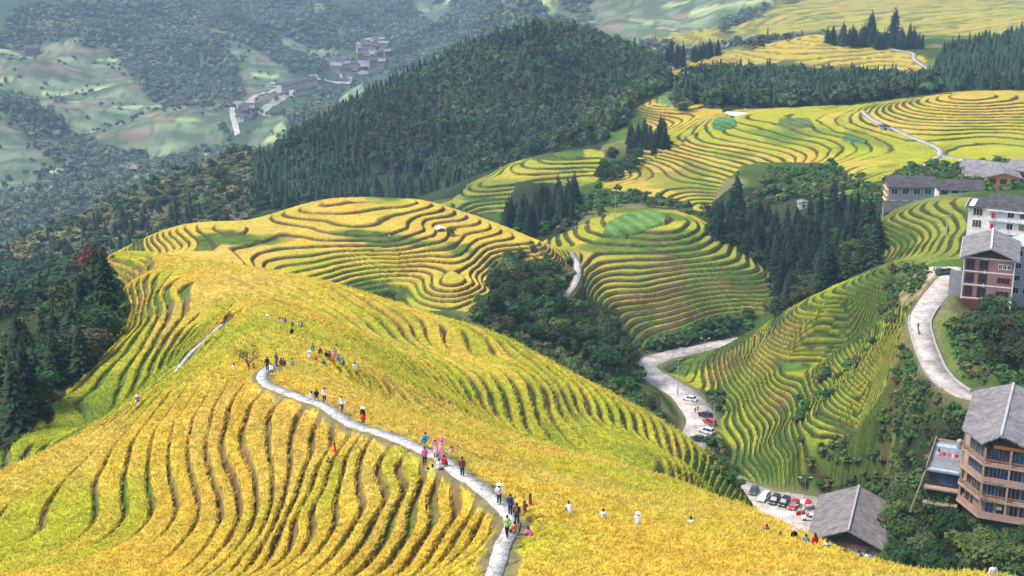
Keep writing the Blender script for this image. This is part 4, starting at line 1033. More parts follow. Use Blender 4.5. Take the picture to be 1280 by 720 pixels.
# ------------------------------------------------------------------ houses
class MB:
    def __init__(s): s.v = []; s.f = []
    def poly(s, pts):
        b = len(s.v); s.v += [tuple(p) for p in pts]; s.f.append(tuple(range(b, b + len(pts)))); return s
    def box(s, x0, x1, y0, y1, z0, z1):
        b = len(s.v)
        s.v += [(x, y, z) for z in (z0, z1) for y in (y0, y1) for x in (x0, x1)]
        s.f += [tuple(b + k for k in q) for q in ((0, 2, 3, 1), (4, 5, 7, 6), (0, 1, 5, 4), (2, 6, 7, 3), (0, 4, 6, 2), (1, 3, 7, 5))]
        return s
    def obox(s, c, ax, ay, az, hx, hy, hz):
        """box with its own axes"""
        c, ax, ay, az = Vector(c), Vector(ax), Vector(ay), Vector(az); b = len(s.v)
        s.v += [tuple(c + ax * hx * i + ay * hy * j + az * hz * k) for k in (-1, 1) for j in (-1, 1) for i in (-1, 1)]
        s.f += [tuple(b + k for k in q) for q in ((0, 2, 3, 1), (4, 5, 7, 6), (0, 1, 5, 4), (2, 6, 7, 3), (0, 4, 6, 2), (1, 3, 7, 5))]
        return s
    def bar(s, p, q, r):
        p, q = Vector(p), Vector(q); d = (q - p); L = d.length; d.normalize()
        a = d.cross(Vector((.3, .2, 1)) if abs(d.z) < .9 else Vector((1, 0, 0))).normalized(); c = d.cross(a)
        return s.obox((p + q) / 2, a, c, d, r, r, L / 2)
    def prism(s, poly, z0, z1):
        b = len(s.v); n = len(poly)
        s.v += [(x, y, z0) for x, y in poly] + [(x, y, z1) for x, y in poly]
        s.f += [tuple(range(b + n - 1, b - 1, -1)), tuple(range(b + n, b + 2 * n))]
        s.f += [(b + k, b + (k + 1) % n, b + n + (k + 1) % n, b + n + k) for k in range(n)]
        return s
    def cyl(s, p, q, r0, r1, n=10):
        p, q = Vector(p), Vector(q); d = (q - p).normalized()
        a = d.cross(Vector((.3, .2, 1)) if abs(d.z) < .9 else Vector((1, 0, 0))).normalized(); c = d.cross(a); b = len(s.v)
        for pp, r in ((p, r0), (q, r1)):
            for k in range(n):
                t = 6.2832 * k / n; s.v.append(tuple(pp + (a * math.cos(t) + c * math.sin(t)) * r))
        s.f += [(b + k, b + (k + 1) % n, b + n + (k + 1) % n, b + n + k) for k in range(n)]
        s.f += [tuple(range(b + n - 1, b - 1, -1)), tuple(range(b + n, b + 2 * n))]
        return s
    def slab(s, pts, th):
        """thin plate: polygon given by its top corners, thickness downwards"""
        b = len(s.v); n = len(pts); s.v += [tuple(p) for p in pts] + [(p[0], p[1], p[2] - th) for p in pts]
        s.f += [tuple(range(b, b + n)), tuple(range(b + 2 * n - 1, b + n - 1, -1))]
        s.f += [(b + k, b + n + k, b + n + (k + 1) % n, b + (k + 1) % n) for k in range(n)]
        return s
    def build(s, name, mat, parent=None, bevel=0, smooth=False):
        me = bpy.data.meshes.new(name); me.from_pydata(s.v, [], s.f); me.update()
        bm = bmesh.new(); bm.from_mesh(me); bmesh.ops.recalc_face_normals(bm, faces=bm.faces)
        if bevel: bmesh.ops.bevel(bm, geom=bm.edges[:], offset=bevel, segments=1, affect='EDGES', clamp_overlap=True)
        bm.to_mesh(me); bm.free()
        if smooth: me.polygons.foreach_set('use_smooth', np.ones(len(me.polygons), bool))
        return add_obj(name, me, [mat] if mat else [], parent)
import bmesh
def tiles(name, c1, c2, pitch=.28, gap=.35):
    """fired clay tile courses: wavy rows with worn patches"""
    m, nt, b = new_mat(name)
    tc = node(nt, 'ShaderNodeTexCoord'); mp = node(nt, 'ShaderNodeMapping'); mp.inputs['Scale'].default_value = (1, 1, 0.4)
    nt.links.new(tc.outputs['Object'], mp.inputs['Vector'])
    br = node(nt, 'ShaderNodeTexBrick', Scale=1.0); br.inputs['Brick Width'].default_value = .9; br.inputs['Row Height'].default_value = .45; br.inputs['Mortar Size'].default_value = .035
    br.inputs['Color1'].default_value = (*c1, 1); br.inputs['Color2'].default_value = (*c2, 1); br.inputs['Mortar'].default_value = (c1[0] * .35, c1[1] * .35, c1[2] * .35, 1); br.inputs['Bias'].default_value = .1
    nt.links.new(mp.outputs[0], br.inputs['Vector'])
    n1 = node(nt, 'ShaderNodeTexNoise', Scale=.55, Detail=8.0, Roughness=.7); nt.links.new(tc.outputs['Object'], n1.inputs['Vector'])
    mr = node(nt, 'ShaderNodeMapRange'); mr.inputs['From Min'].default_value = .3; mr.inputs['From Max'].default_value = .7; mr.inputs['To Min'].default_value = .55; mr.inputs['To Max'].default_value = 1.35
    nt.links.new(n1.outputs['Fac'], mr.inputs['Value'])
    vm = node(nt, 'ShaderNodeVectorMath', operation='SCALE'); nt.links.new(br.outputs['Color'], vm.inputs[0]); nt.links.new(mr.outputs[0], vm.inputs['Scale']); nt.links.new(vm.outputs[0], b.inputs['Base Color'])
    wv = node(nt, 'ShaderNodeTexWave', Scale=3.2, Distortion=.6); nt.links.new(tc.outputs['Object'], wv.inputs['Vector'])
    bp = node(nt, 'ShaderNodeBump', Strength=.7, Distance=.08); nt.links.new(wv.outputs['Fac'], bp.inputs['Height']); nt.links.new(bp.outputs['Normal'], b.inputs['Normal'])
    b.inputs['Roughness'].default_value = .9
    return m
def bricks(name, c1, c2, mortar):
    m, nt, b = new_mat(name); tc = node(nt, 'ShaderNodeTexCoord')
    sx = node(nt, 'ShaderNodeSeparateXYZ'); cx = node(nt, 'ShaderNodeCombineXYZ'); ad = node(nt, 'ShaderNodeMath', operation='ADD')
    nt.links.new(tc.outputs['Object'], sx.inputs[0]); nt.links.new(sx.outputs[0], ad.inputs[0]); nt.links.new(sx.outputs[1], ad.inputs[1])
    nt.links.new(ad.outputs[0], cx.inputs[0]); nt.links.new(sx.outputs[2], cx.inputs[1])
    br = node(nt, 'ShaderNodeTexBrick', Scale=1.0); br.inputs['Brick Width'].default_value = .42; br.inputs['Row Height'].default_value = .16; br.inputs['Mortar Size'].default_value = .014
    br.inputs['Color1'].default_value = (*c1, 1); br.inputs['Color2'].default_value = (*c2, 1); br.inputs['Mortar'].default_value = (*mortar, 1)
    nt.links.new(cx.outputs[0], br.inputs['Vector'])
    nz = node(nt, 'ShaderNodeTexNoise', Scale=.4, Detail=6.0); nt.links.new(tc.outputs['Object'], nz.inputs['Vector'])
    mr = node(nt, 'ShaderNodeMapRange'); mr.inputs['To Min'].default_value = .7; mr.inputs['To Max'].default_value = 1.3; nt.links.new(nz.outputs['Fac'], mr.inputs['Value'])
    vm = node(nt, 'ShaderNodeVectorMath', operation='SCALE'); nt.links.new(br.outputs['Color'], vm.inputs[0]); nt.links.new(mr.outputs[0], vm.inputs['Scale']); nt.links.new(vm.outputs[0], b.inputs['Base Color'])
    return m
def plain(name, c, rough=.7, spec=.3, vary=.18, scale=1.2, metal=0.0):
    return noisy(name, tuple(x * (1 - vary) for x in c), tuple(min(.95, x * (1 + vary)) for x in c), scale, rough, 0, spec, metal=metal)
M_slate = tiles('weathered_grey_tiles', (.30,.26,.25), (.40,.36,.345))
M_dslate = tiles('dark_tiles', (.095,.088,.088), (.15,.14,.135))
M_brick = bricks('red_brick', (.24,.10,.08), (.31,.145,.115), (.30,.25,.22))
M_tan = noisy('tan_render', (.34,.23,.16), (.46,.33,.25), 1.0)
M_pbrick = bricks('pale_pink_brick', (.36,.20,.15), (.44,.27,.21), (.40,.35,.30))
M_white = plain('white_render', (.74,.70,.68), .85); M_cream = plain('cream_render', (.62,.54,.46), .85); M_trim = plain('white_trim', (.72,.68,.66), .7)
M_wood = plain('aged_timber', (.24,.13,.075), .8, vary=.35); M_dwood = plain('dark_timber', (.07,.045,.035), .85, vary=.3); M_orange = plain('varnished_pine', (.52,.22,.07), .6, vary=.2)
M_glass = plain('dark_window_glass', (.025,.03,.038), .12, .7, .3); M_blue = plain('blue_curtained_glass', (.02,.075,.17), .2, .6, .3); M_grey = plain('grey_block_wall', (.25,.25,.27), .9)
M_conc = plain('grey_concrete', (.42,.40,.39), .9); M_metal = plain('galvanised_metal', (.45,.46,.47), .4, .5, metal=.6); M_red = plain('red_cloth', (.50,.02,.035), .8, vary=.1); M_bsheet = plain('pale_blue_sheet', (.42,.52,.66), .6)
M_redwood = plain('red_lacquered_timber', (.13,.03,.022), .6)

def window(parent, c, w, h, n, frame=M_trim, pane=M_glass, fr=.10, bars=1, name='window', proud=.05):
    """framed opening on a wall: c = centre on the wall face, n = outward normal (2d)"""
    n = Vector((n[0], n[1], 0)).normalized(); t = Vector((-n.y, n.x, 0)); z = Vector((0, 0, 1)); c = Vector(c)
    f = MB(); o = c + n * proud
    f.obox(o + z * (h / 2 - fr / 2), t, n, z, w / 2, .06, fr / 2); f.obox(o - z * (h / 2 - fr / 2), t, n, z, w / 2 + .06, .10, fr / 2)
    for s in (-1, 1): f.obox(o + t * s * (w / 2 - fr / 2), t, n, z, fr / 2, .06, h / 2 - fr)
    for k in range(bars):
        f.obox(o + t * w * ((k + 1) / (bars + 1) - .5), t, n, z, fr * .35, .05, h / 2 - fr)
    fo = f.build(name, frame, parent)
    MB().obox(c + n * (proud - .025), t, n, z, w / 2 - fr * .6, .02, h / 2 - fr * .6).build('pane', pane, fo)
    return fo
def gable_roof(x0, x1, y0, y1, ze, zr, th=.28, xr=None):
    xr = (x0 + x1) / 2 if xr is None else xr; m = MB()
    m.slab([(x0, y0, ze), (xr, y0, zr), (xr, y1, zr), (x0, y1, ze)], th); m.slab([(xr, y0, zr), (x1, y0, ze), (x1, y1, ze), (xr, y1, zr)], th)
    return m
def ridge_cap(t, x, y0, y1, z, mat): MB().box(x - .22, x + .22, y0, y1, z - .05, z + .22).build('ridge_cap', mat, t)
def place(px, py, Y, z=None):
    p = pt(px, py, Y)
    if z is not None: p.z = z
    return p

# 1. barn-like house with the big weathered roof beside the car park
def big_roof_house():
    base = pt(1061, 660, 273); zr = base.z; dx, dy = 7.4, 22.0; th = math.atan2(-dx, dy)
    t = thing('tiled_roof_house', 'timber house under a big weathered grey tiled roof beside the car park', 'house', (base.x, base.y, zr - 9), th)
    H = 9.0; W = 8.2; L = 21.5
    r = gable_roof(-W - .4, W, -1.2, L, H - 3.7, H, .3).build('roof', M_slate, t)
    ridge_cap(r, 0, -1.2, L, H, M_conc)
    MB().slab([(-W + 1.5, -3.2, H - 5.4), (W - .5, -3.2, H - 5.4), (W - .5, -.4, H - 4.3), (-W + 1.5, -.4, H - 4.3)], .25).build('porch_roof', M_dslate, t)
    MB().box(-W + 1.1, W - 1.2, .2, L - 1, -3.0, H - 3.75).build('wall', M_wood, t)
    MB().poly([(-W + 1.1, .19, H - 3.7), (W - 1.2, .19, H - 3.7), (0, .19, H - .45)]).build('gable', M_dwood, t)
    MB().poly([(-W + 1.1, L - .99, H - 3.7), (0, L - .99, H - .45), (W - 1.2, L - .99, H - 3.7)]).build('gable', M_dwood, t)
    for x in (-5, -1.7, 1.7, 5): window(t, (x, .2, 2.9), 1.9, 1.6, (0, -1), M_dwood)
    for y in (4, 8, 12, 16): window(t, (-W + 1.1, y, 2.9), 2.0, 1.6, (-1, 0), M_dwood)
    p = MB()
    for x in (-W + 1.8, -2.4, 2.4, W - .9): p.box(x - .13, x + .13, -3.0, -2.74, -3, H - 5.6)
    p.build('porch_posts', M_dwood, t)
big_roof_house()

# 2. balconied guesthouse at the right edge
def guesthouse():
    base = pt(1252, 541, 229.5); dx, dy = 9.9, 23.5; th = math.atan2(-dx, dy)
    zr = base.z; t = thing('balconied_guesthouse', 'four storey pink brick guesthouse with balconies and a grey tiled roof', 'guesthouse', (base.x, base.y, zr - 17.5), th)
    H = 17.5; fp = [(-2.3, 0), (6.3, 0), (6.3, 23), (-6.4, 23), (-6.4, 5.6)]; n = 4; fh = 3.35; z0 = H - 3.0 - n * fh
    ins = lambda d: [(-2.3 + d * .35, d), (6.3 - d, d), (6.3 - d, 23 - d), (-6.4 + d, 23 - d), (-6.4 + d, 5.6 + d * .5)]
    MB().prism(ins(1.0), z0 - 5, H - 2.9).build('wall', M_dwood, t)
    MB().prism(ins(.86), z0 - .6, z0 + fh).build('brick_storey', M_pbrick, t)
    for k in range(n):
        z = z0 + k * fh
        b = MB().prism([(x * 1.05, y - .35) for x, y in fp], z - .22, z + .12).build('balcony_slab', M_tan, t)
        r = MB()
        for (xa, ya), (xb, yb) in (((-6.5, 5.4), (-2.4, -.25)), ((-2.4, -.25), (6.4, -.25))):
            r.bar((xa, ya, z + 1.05), (xb, yb, z + 1.05), .06); L = int(math.hypot(xb - xa, yb - ya) / .45)
            if k in (0, 2): r.obox(((xa + xb) / 2, (ya + yb) / 2, z + .55), Vector((xb - xa, yb - ya, 0)).normalized(), Vector((-(yb - ya), xb - xa, 0)).normalized(), (0, 0, 1), math.hypot(xb - xa, yb - ya) / 2, .05, .42)
            else:
                for q in range(L): r.bar((xa + (xb - xa) * q / L, ya + (yb - ya) * q / L, z + .1), (xa + (xb - xa) * q / L, ya + (yb - ya) * q / L, z + 1.02), .03)
        r.build('railing', M_pbrick if k in (0, 2) else M_wood, b)
        for x, y in ((-2.3, -.1), (2.0, -.1), (6.1, -.1), (-6.3, 5.4)): MB().box(x - .17, x + .17, y - .17, y + .17, z + .1, z + fh - .2).build('column', M_tan, t)
        pane = M_blue if k >= 2 else M_glass
        for q, x in enumerate((-.7, 1.2, 3.4, 5.0)): window(t, (x, 1.0 if k else .86, z + 1.45), 1.5, 2.3, (0, -1), M_tan if k != 3 else M_wood, pane if (q % 3) else M_blue, .12, 1)
        c = Vector((-4.0, 3.4, 0)); nn = (-5.6, -4.1)
        for q in (.2, .5, .8):
            a = Vector((-5.5, 5.95, z + 1.45)).lerp(Vector((-1.95, .95, z + 1.45)), q); window(t, (a.x, a.y, a.z), 1.5, 2.3, nn, M_tan, pane, .12, 1)
        for y in (9, 12.5, 16, 19.5): window(t, (-5.4, y, z + 1.5), 1.6, 1.6, (-1, 0))
    zr_, ze = H, H - 2.6; R_ = MB()
    R_.slab([(-7.0, 5.6, ze), (-3.0, -.6, ze + .35), (0, -1.4, zr_), (0, 25, zr_), (-7.0, 25, ze)], .3); R_.slab([(0, -1.4, zr_), (7.2, -1.2, ze), (7.2, 25, ze), (0, 25, zr_)], .3)
    r = R_.build('roof', M_slate, t); ridge_cap(r, 0, -1.4, 25, zr_, M_conc)
    MB().box(-1.0, 4.8, -.05, .1, H - 3.1, H - 2.5).build('gable_beam', M_orange, t)
    MB().prism([(-1.6, .9), (5.0, .9), (5.0, 1.2), (-1.6, 1.2)], H - 3.0, H - 1.4).build('gable', M_dwood, t)
    g = MB()
    for x, z, w in ((-.4, z0 + 2 * fh, 1.6), (-.8, z0 + fh, 1.4)):
        for k in range(60):
            a = Vector((x + random.uniform(-w, w), -.4 + random.uniform(-.3, .2), z + .1 + random.uniform(-.5, .3))); d = Vector((random.uniform(-1, 1), random.uniform(-1, 1), random.uniform(-1, 1))) * .3
            g.poly([a, a + d, a + d.cross(Vector((.3, .5, 1)))])
    MB_leaf = g.build('balcony_plants', leafy('pot_plants', (.10, .17, .04), attr=False, trans=.2), t)
    for x, z in ((6.0, z0 + 2 * fh + .5), (1.0, z0 + 1.6)): MB().box(x - .45, x + .45, .35, .75, z, z + .6).build('air_conditioner', M_trim, t, .03)
    # flat-roofed wing
    z1 = pt(1184, 543, 256).z - (zr - 17.5)
    MB().box(-12.6, -6.5, 6.5, 20.5, z1 - .3, z1).build('terrace_floor', M_grey, t)
    MB().box(-12.2, -6.6, 7.2, 20, z1 - 7, z1 - .32).build('wing_wall', M_dwood, t)
    e = MB()
    e.box(-12.6, -12.45, 6.5, 20.5, z1, z1 + .9); e.box(-12.6, -6.5, 20.35, 20.5, z1, z1 + .5)
    e.build('parapet', M_tan, t)
    MB().box(-12.3, -6.8, 6.6, 7.3, z1 + .01, z1 + .16).build('blue_sheet', M_bsheet, t)
    MB().box(-12.3, -6.8, 17.6, 19.0, z1 + .01, z1 + .12).build('blue_sheet', M_bsheet, t)
    MB().box(-12.6, -6.5, 5.9, 7.4, z1 - 3.6, z1 - 3.25).box(-12.6, -6.5, 5.9, 7.4, z1 - 6.6, z1 - 6.3).build('wing_balcony', M_tan, t)
    for x in (-11.2, -9.4, -7.8): window(t, (x, 7.2, z1 - 1.8), 1.5, 2.2, (0, -1), M_dwood, M_blue if x > -10 else M_glass)
    for y in (10, 13.5, 17): window(t, (-12.2, y, z1 - 1.8), 1.8, 1.5, (-1, 0))
    s = MB()
    for y in (5.2, 6.0, 6.8): s.bar((-12.8, y + 1.2, z1 - 1.0), (-14.6, y, z1 - 8.5), .11)
    s.build('slanting_props', M_tan, t)
guesthouse()

# 3. tall red brick house on the upper road
def brick_house():
    base = pt(1239, 309, 333); th = math.atan2(-6.2, 18.0); zr = base.z
    H = 20.0; t = thing('tall_brick_house', 'tall red brick house with a grey gabled roof beside the upper road', 'house', (base.x, base.y, zr - H), th)
    W = 5.9; r = gable_roof(-W - 1.0, W + 1.0, -1.4, 17.5, H - 2.7, H, .3).build('roof', M_slate, t); ridge_cap(r, 0, -1.4, 17.5, H, M_trim)
    MB().slab([(-W - 1.12, -1.4, H - 2.68), (-W - .98, -1.4, H - 2.6), (-W - .98, 17.5, H - 2.6), (-W - 1.12, 17.5, H - 2.68)], .45).build('gutter', M_trim, t)
    MB().box(-W, W, 0, 16.5, -5, H - 2.8).build('wall', M_brick, t)
    MB().prism([(-W + .6, 1.2), (W - .6, 1.2), (W - .6, 1.4), (-W + .6, 1.4)], H - 2.75, H - 2.2).poly([(-W + .8, 1.3, H - 2.2), (W - .8, 1.3, H - 2.2), (0, 1.3, H - .5)]).build('gable', M_dwood, t)
    tr = MB(); fh = 3.4
    for k in range(5):
        z = H - 3.0 - k * fh; tr.box(-W - .06, W + .06, -.06, .02, z - .14, z + .14)
    for x in (-W + .1, -.9, W - .1): tr.box(x - .13, x + .13, -.075, .02, .5, H - 2.9)
    tr.build('bands', M_trim, t)
    for k in range(5):
        z = H - 3.0 - k * fh - 1.7
        if k < 3:
            for x in (-4.3, -2.0 + .75):
                b = MB().box(x - 1.05, x + 1.05, -.04, .0, z - 1.35, z + 1.25).build('balcony_recess', M_dwood, t)
                window(t, (x, -.04, z + .1), 1.9, 2.4, (0, -1), M_redwood, M_glass, .14, 1)
            for x in (2.6, 3.6, 4.6): window(t, (x, 0, z), .9, 1.3, (0, -1), M_trim if k == 0 else M_redwood)
        elif k == 3:
            window(t, (1.2, 0, z), 4.6, 2.5, (0, -1), M_orange, M_glass, .22, 0); window(t, (4.6, 0, z), 1.4, 1.2, (0, -1), M_trim)
            MB().box(-W - 2.6, -1.0, -.5, .05, z - 1.2, z + 1.3).build('red_balcony', M_redwood, t)
        else:
            window(t, (1.3, 0, z + .3), 2.8, 1.0, (0, -1), M_trim); window(t, (1.6, 0, z - 1.2), .9, 1.3, (0, -1), M_redwood, M_redwood, name='door'); window(t, (4.0, 0, z), 1.2, 1.0, (0, -1))
    MB().box(-W - 3.0, -W - .01, .6, 9, -5, H - 3 - 2.9 * fh).build('wing', M_brick, t)
    MB().box(-W - 3.0, -W - .02, .45, .59, H - 3 - 3.1 * fh, H - 3 - 1.1 * fh).build('grey_panel', M_grey, t)
    window(t, (-W - 1.5, .6, H - 3 - 4 * fh - 1.7), 1.8, 2.2, (0, -1), M_trim, M_glass, .12, 2)
    MB().box(-W - 3.6, W - 2.5, -1.6, 1.0, 0, .3).build('terrace_slab', M_trim, t)
    f = MB()
    for x in np.linspace(-W - 3.4, W - 2.8, 9): f.bar((x, -1.5, .3), (x, -1.5, 1.2), .05)
    f.bar((-W - 3.4, -1.5, 1.2), (W - 2.8, -1.5, 1.2), .05); f.bar((-W - 3.4, -1.4, -6), (-W - 3.4, -1.4, .2), .22)
    f.build('railing', M_trim, t)
    for y in (3, 7, 11):
        for k in range(4): window(t, (-W, y, H - 4.7 - k * fh) if k < 2 else (W, y, H - 4.7 - k * fh), 1.4, 1.5, (-1, 0) if k < 2 else (1, 0))
brick_house()

def slab_house(name, label, cat, px, py, Y, rot, W, D, H, roof, wall, zr=2.0, storeys=2, cols=5, axis='x', frame=M_trim, pane=M_glass, down=4, over=1.0, skip=()):
    """long house, front facing -y; its foot at the surveyed point"""
    p = pt(px, py, Y); t = thing(name, label, cat, tuple(p), rot)
    MB().box(-W / 2, W / 2, 0, D, -down, H).build('wall', wall, t)
    if axis == 'x':
        m = MB(); m.slab([(-W / 2 - over, -over, H - .3), (W / 2 + over, -over, H - .3), (W / 2 + over, D / 2, H + zr), (-W / 2 - over, D / 2, H + zr)], .25)
        m.slab([(-W / 2 - over, D / 2, H + zr), (W / 2 + over, D / 2, H + zr), (W / 2 + over, D + over, H - .3), (-W / 2 - over, D + over, H - .3)], .25)
        for x in (-W / 2, W / 2): MB().poly([(x, .02, H - .05), (x, D - .02, H - .05), (x, D / 2, H + zr - .3)]).build('gable', wall, t)
    else:
        m = gable_roof(-W / 2 - over, W / 2 + over, -over, D + over, H - .3, H + zr)
        for y in (.02, D - .02): MB().poly([(-W / 2 + .02, y, H - .05), (W / 2 - .02, y, H - .05), (0, y, H + zr - .3)]).build('gable', wall, t)
    m.build('roof', roof, t)
    fh = H / storeys
    for k in range(storeys):
        for c in range(cols):
            if (k, c) in skip: continue
            window(t, (-W / 2 + W * (c + .5) / cols, 0, fh * k + fh * .52), W / cols * .62, fh * .5, (0, -1), frame, pane)
    return t
# 4. white house behind the brick house
def white_house():
    p = pt(1233, 306, 388); t = thing('white_guesthouse', 'white rendered guesthouse with dark tiled roof and long balconies behind the brick house', 'guesthouse', tuple(p), R(-24)); H = 10.8
    MB().box(0, 24, 0, 11, -6, H).build('wall', M_white, t)
    MB().box(-6.0, -.02, 2.5, 11, -8, H - .6).build('wing', M_white, t)
    m = MB(); m.slab([(-1, -1.2, H - .2), (25, -1.2, H - .2), (25, 5.5, H + 2.8), (-1, 5.5, H + 2.8)], .3); m.slab([(-1, 5.5, H + 2.8), (25, 5.5, H + 2.8), (25, 12.5, H - .2), (-1, 12.5, H - .2)], .3)
    m.slab([(-6.9, 1.4, H - .8), (-1.02, 1.4, H - .3), (-1.02, 12, H - .3), (-6.9, 12, H - .8)], .25)
    m.build('roof', M_dslate, t)
    e = MB().box(-1, 25, -1.32, -1.2, H - .62, H - .18).box(-7.05, -6.9, 1.3, 12, H - 1.2, H - .75); e.build('gutter', M_trim, t)
    for k in range(3):
        z = H - 3.4 * (k + 1)
        b = MB().box(-.3, 24.2, -1.15, -.01, z - .12, z + .12).build('balcony', M_trim, t); MB().box(-.3, 24.2, -1.15, -1.03, z + .13, z + .85).build('parapet', M_white, b)
        window(t, (5.6, 0, z + 1.9), 1.7, 1.9, (0, -1), M_white, M_glass)
        for x in (9.2, 12.0, 14.8, 18, 21): window(t, (x, 0, z + 1.9), 2.5, 1.9, (0, -1), M_cream, M_wood if k else M_glass, .12, 3)
        if k < 2: window(t, (-6.0, 5.0, z + 1.2), 3.0, 2.4, (-1, 0), M_trim, M_dwood, .12, 2); window(t, (-3.4, 2.5, z + 1.2), 2.6, 2.3, (0, -1), M_trim, M_dwood, .12, 2)
    for z in (H - 2.4, H - 5.6): MB().cyl((1.0, -1.35, z), (1.0, -1.35, z + 1.4), .45, .45).build('red_lantern', M_red, t)
white_house()
# 5. slate roofed pair
t5 = slab_house('slate_roofed_house', 'two storey grey block house with dark tiled roof and a lean-to at the terrace edge', 'house', 1137, 262, 492, R(-4), 15.5, 9, 8.6, M_dslate, M_grey, 2.6, 2, 4, down=8)
MB().slab([(-9.6, -6.2, .6), (8.6, -6.2, .6), (8.6, -.03, 3.2), (-9.6, -.03, 3.2)], .3).build('lean_to_roof', M_dslate, t5)
MB().box(-9, 8, -5.6, -.05, -5, .5).build('lean_to_wall', M_dwood, t5)
MB().box(-7.77, -7.72, .3, 8.7, 1.2, 8.2).build('timber_side', M_orange, t5)
for k in range(3): MB().box(-8.3, -7.8, .5, 8.5, 2.2 + 2.2 * k, 2.5 + 2.2 * k).build('side_gallery', M_cream, t5)
slab_house('low_white_house', 'low white house with a dark double tiled roof behind the terrace crest', 'house', 1199, 255, 505, R(-5), 15, 8, 5.6, M_dslate, M_white, 2.6, 2, 4, frame=M_dwood, down=4)
slab_house('orange_timber_house', 'orange varnished timber house with a gallery behind the white guesthouse', 'house', 1252, 247, 528, R(-12), 11.5, 9, 8.2, M_slate, M_orange, 1.6, 2, 3, axis='y', frame=M_wood, down=3)
def roofs():
    for (px, py, Y, rot, W, D, H, lab, roof) in ((1282, 240, 535, -30, 14, 12, 8.5, 'large pale grey roofed house at the right frame edge beside the orange house', M_slate), (1236, 228, 556, -34, 22, 8, 5.5, 'long grey roofed house behind the orange timber house', M_slate), (1222, 234, 548, -20, 9, 8, 4.6, 'small grey hip roofed house left of the orange timber house', M_slate)):
        slab_house('grey_roofed_house', lab, 'house', px, py, Y, R(rot), W, D, H, roof, M_cream, 2.2, 2, 4, down=3)
roofs()
slab_house('concrete_house', 'bare grey concrete house with pale blue roof sheets squeezed at the right frame edge', 'house', 1281, 372, 345, R(-18), 7, 9, 13, M_bsheet, M_conc, 1.4, 4, 3, axis='y', frame=M_trim, down=6)
def shed(name, label, px, py, Y, w, d, h, wall, roof, rot=0):
    p = pt(px, py, Y); p.z = g1(p.x, p.y); t = thing(name, label, 'hut', tuple(p), R(rot))
    MB().box(-w / 2, w / 2, -d / 2, d / 2, -1, h).build('wall', wall, t); gable_roof(-w / 2 - .3, w / 2 + .3, -d / 2 - .3, d / 2 + .3, h, h + w * .2, .12).build('roof', roof, t)
    window(t, (0, -d / 2, h * .5), w * .3, h * .6, (0, -1), M_wood, M_dwood, .08, 0, 'door')
shed('field_hut', 'small timber hut on the green plot above the ravine', 1053, 252, 560, 7, 4, 2.2, M_cream, M_slate, 10)
shed('white_hut', 'tiny white walled hut in the ravine trees', 1004, 250, 572, 4, 4, 2.4, M_white, M_slate, 0)
shed('terrace_hut', 'tiny white roofed shelter in the second hill terraces', 550, 288, 455, 2.6, 2.4, 1.6, M_wood, M_white, 20)
shed('ravine_hut', 'little white hut among trees beyond the lime terraces', 1006, 367, 440, 4, 3.5, 2.4, M_white, M_metal, 0)
shed('path_shelter', 'dark roofed shelter beside the path on the far terraces', 1105, 166, 712, 5, 4, 2.6, M_conc, M_dslate, 0)
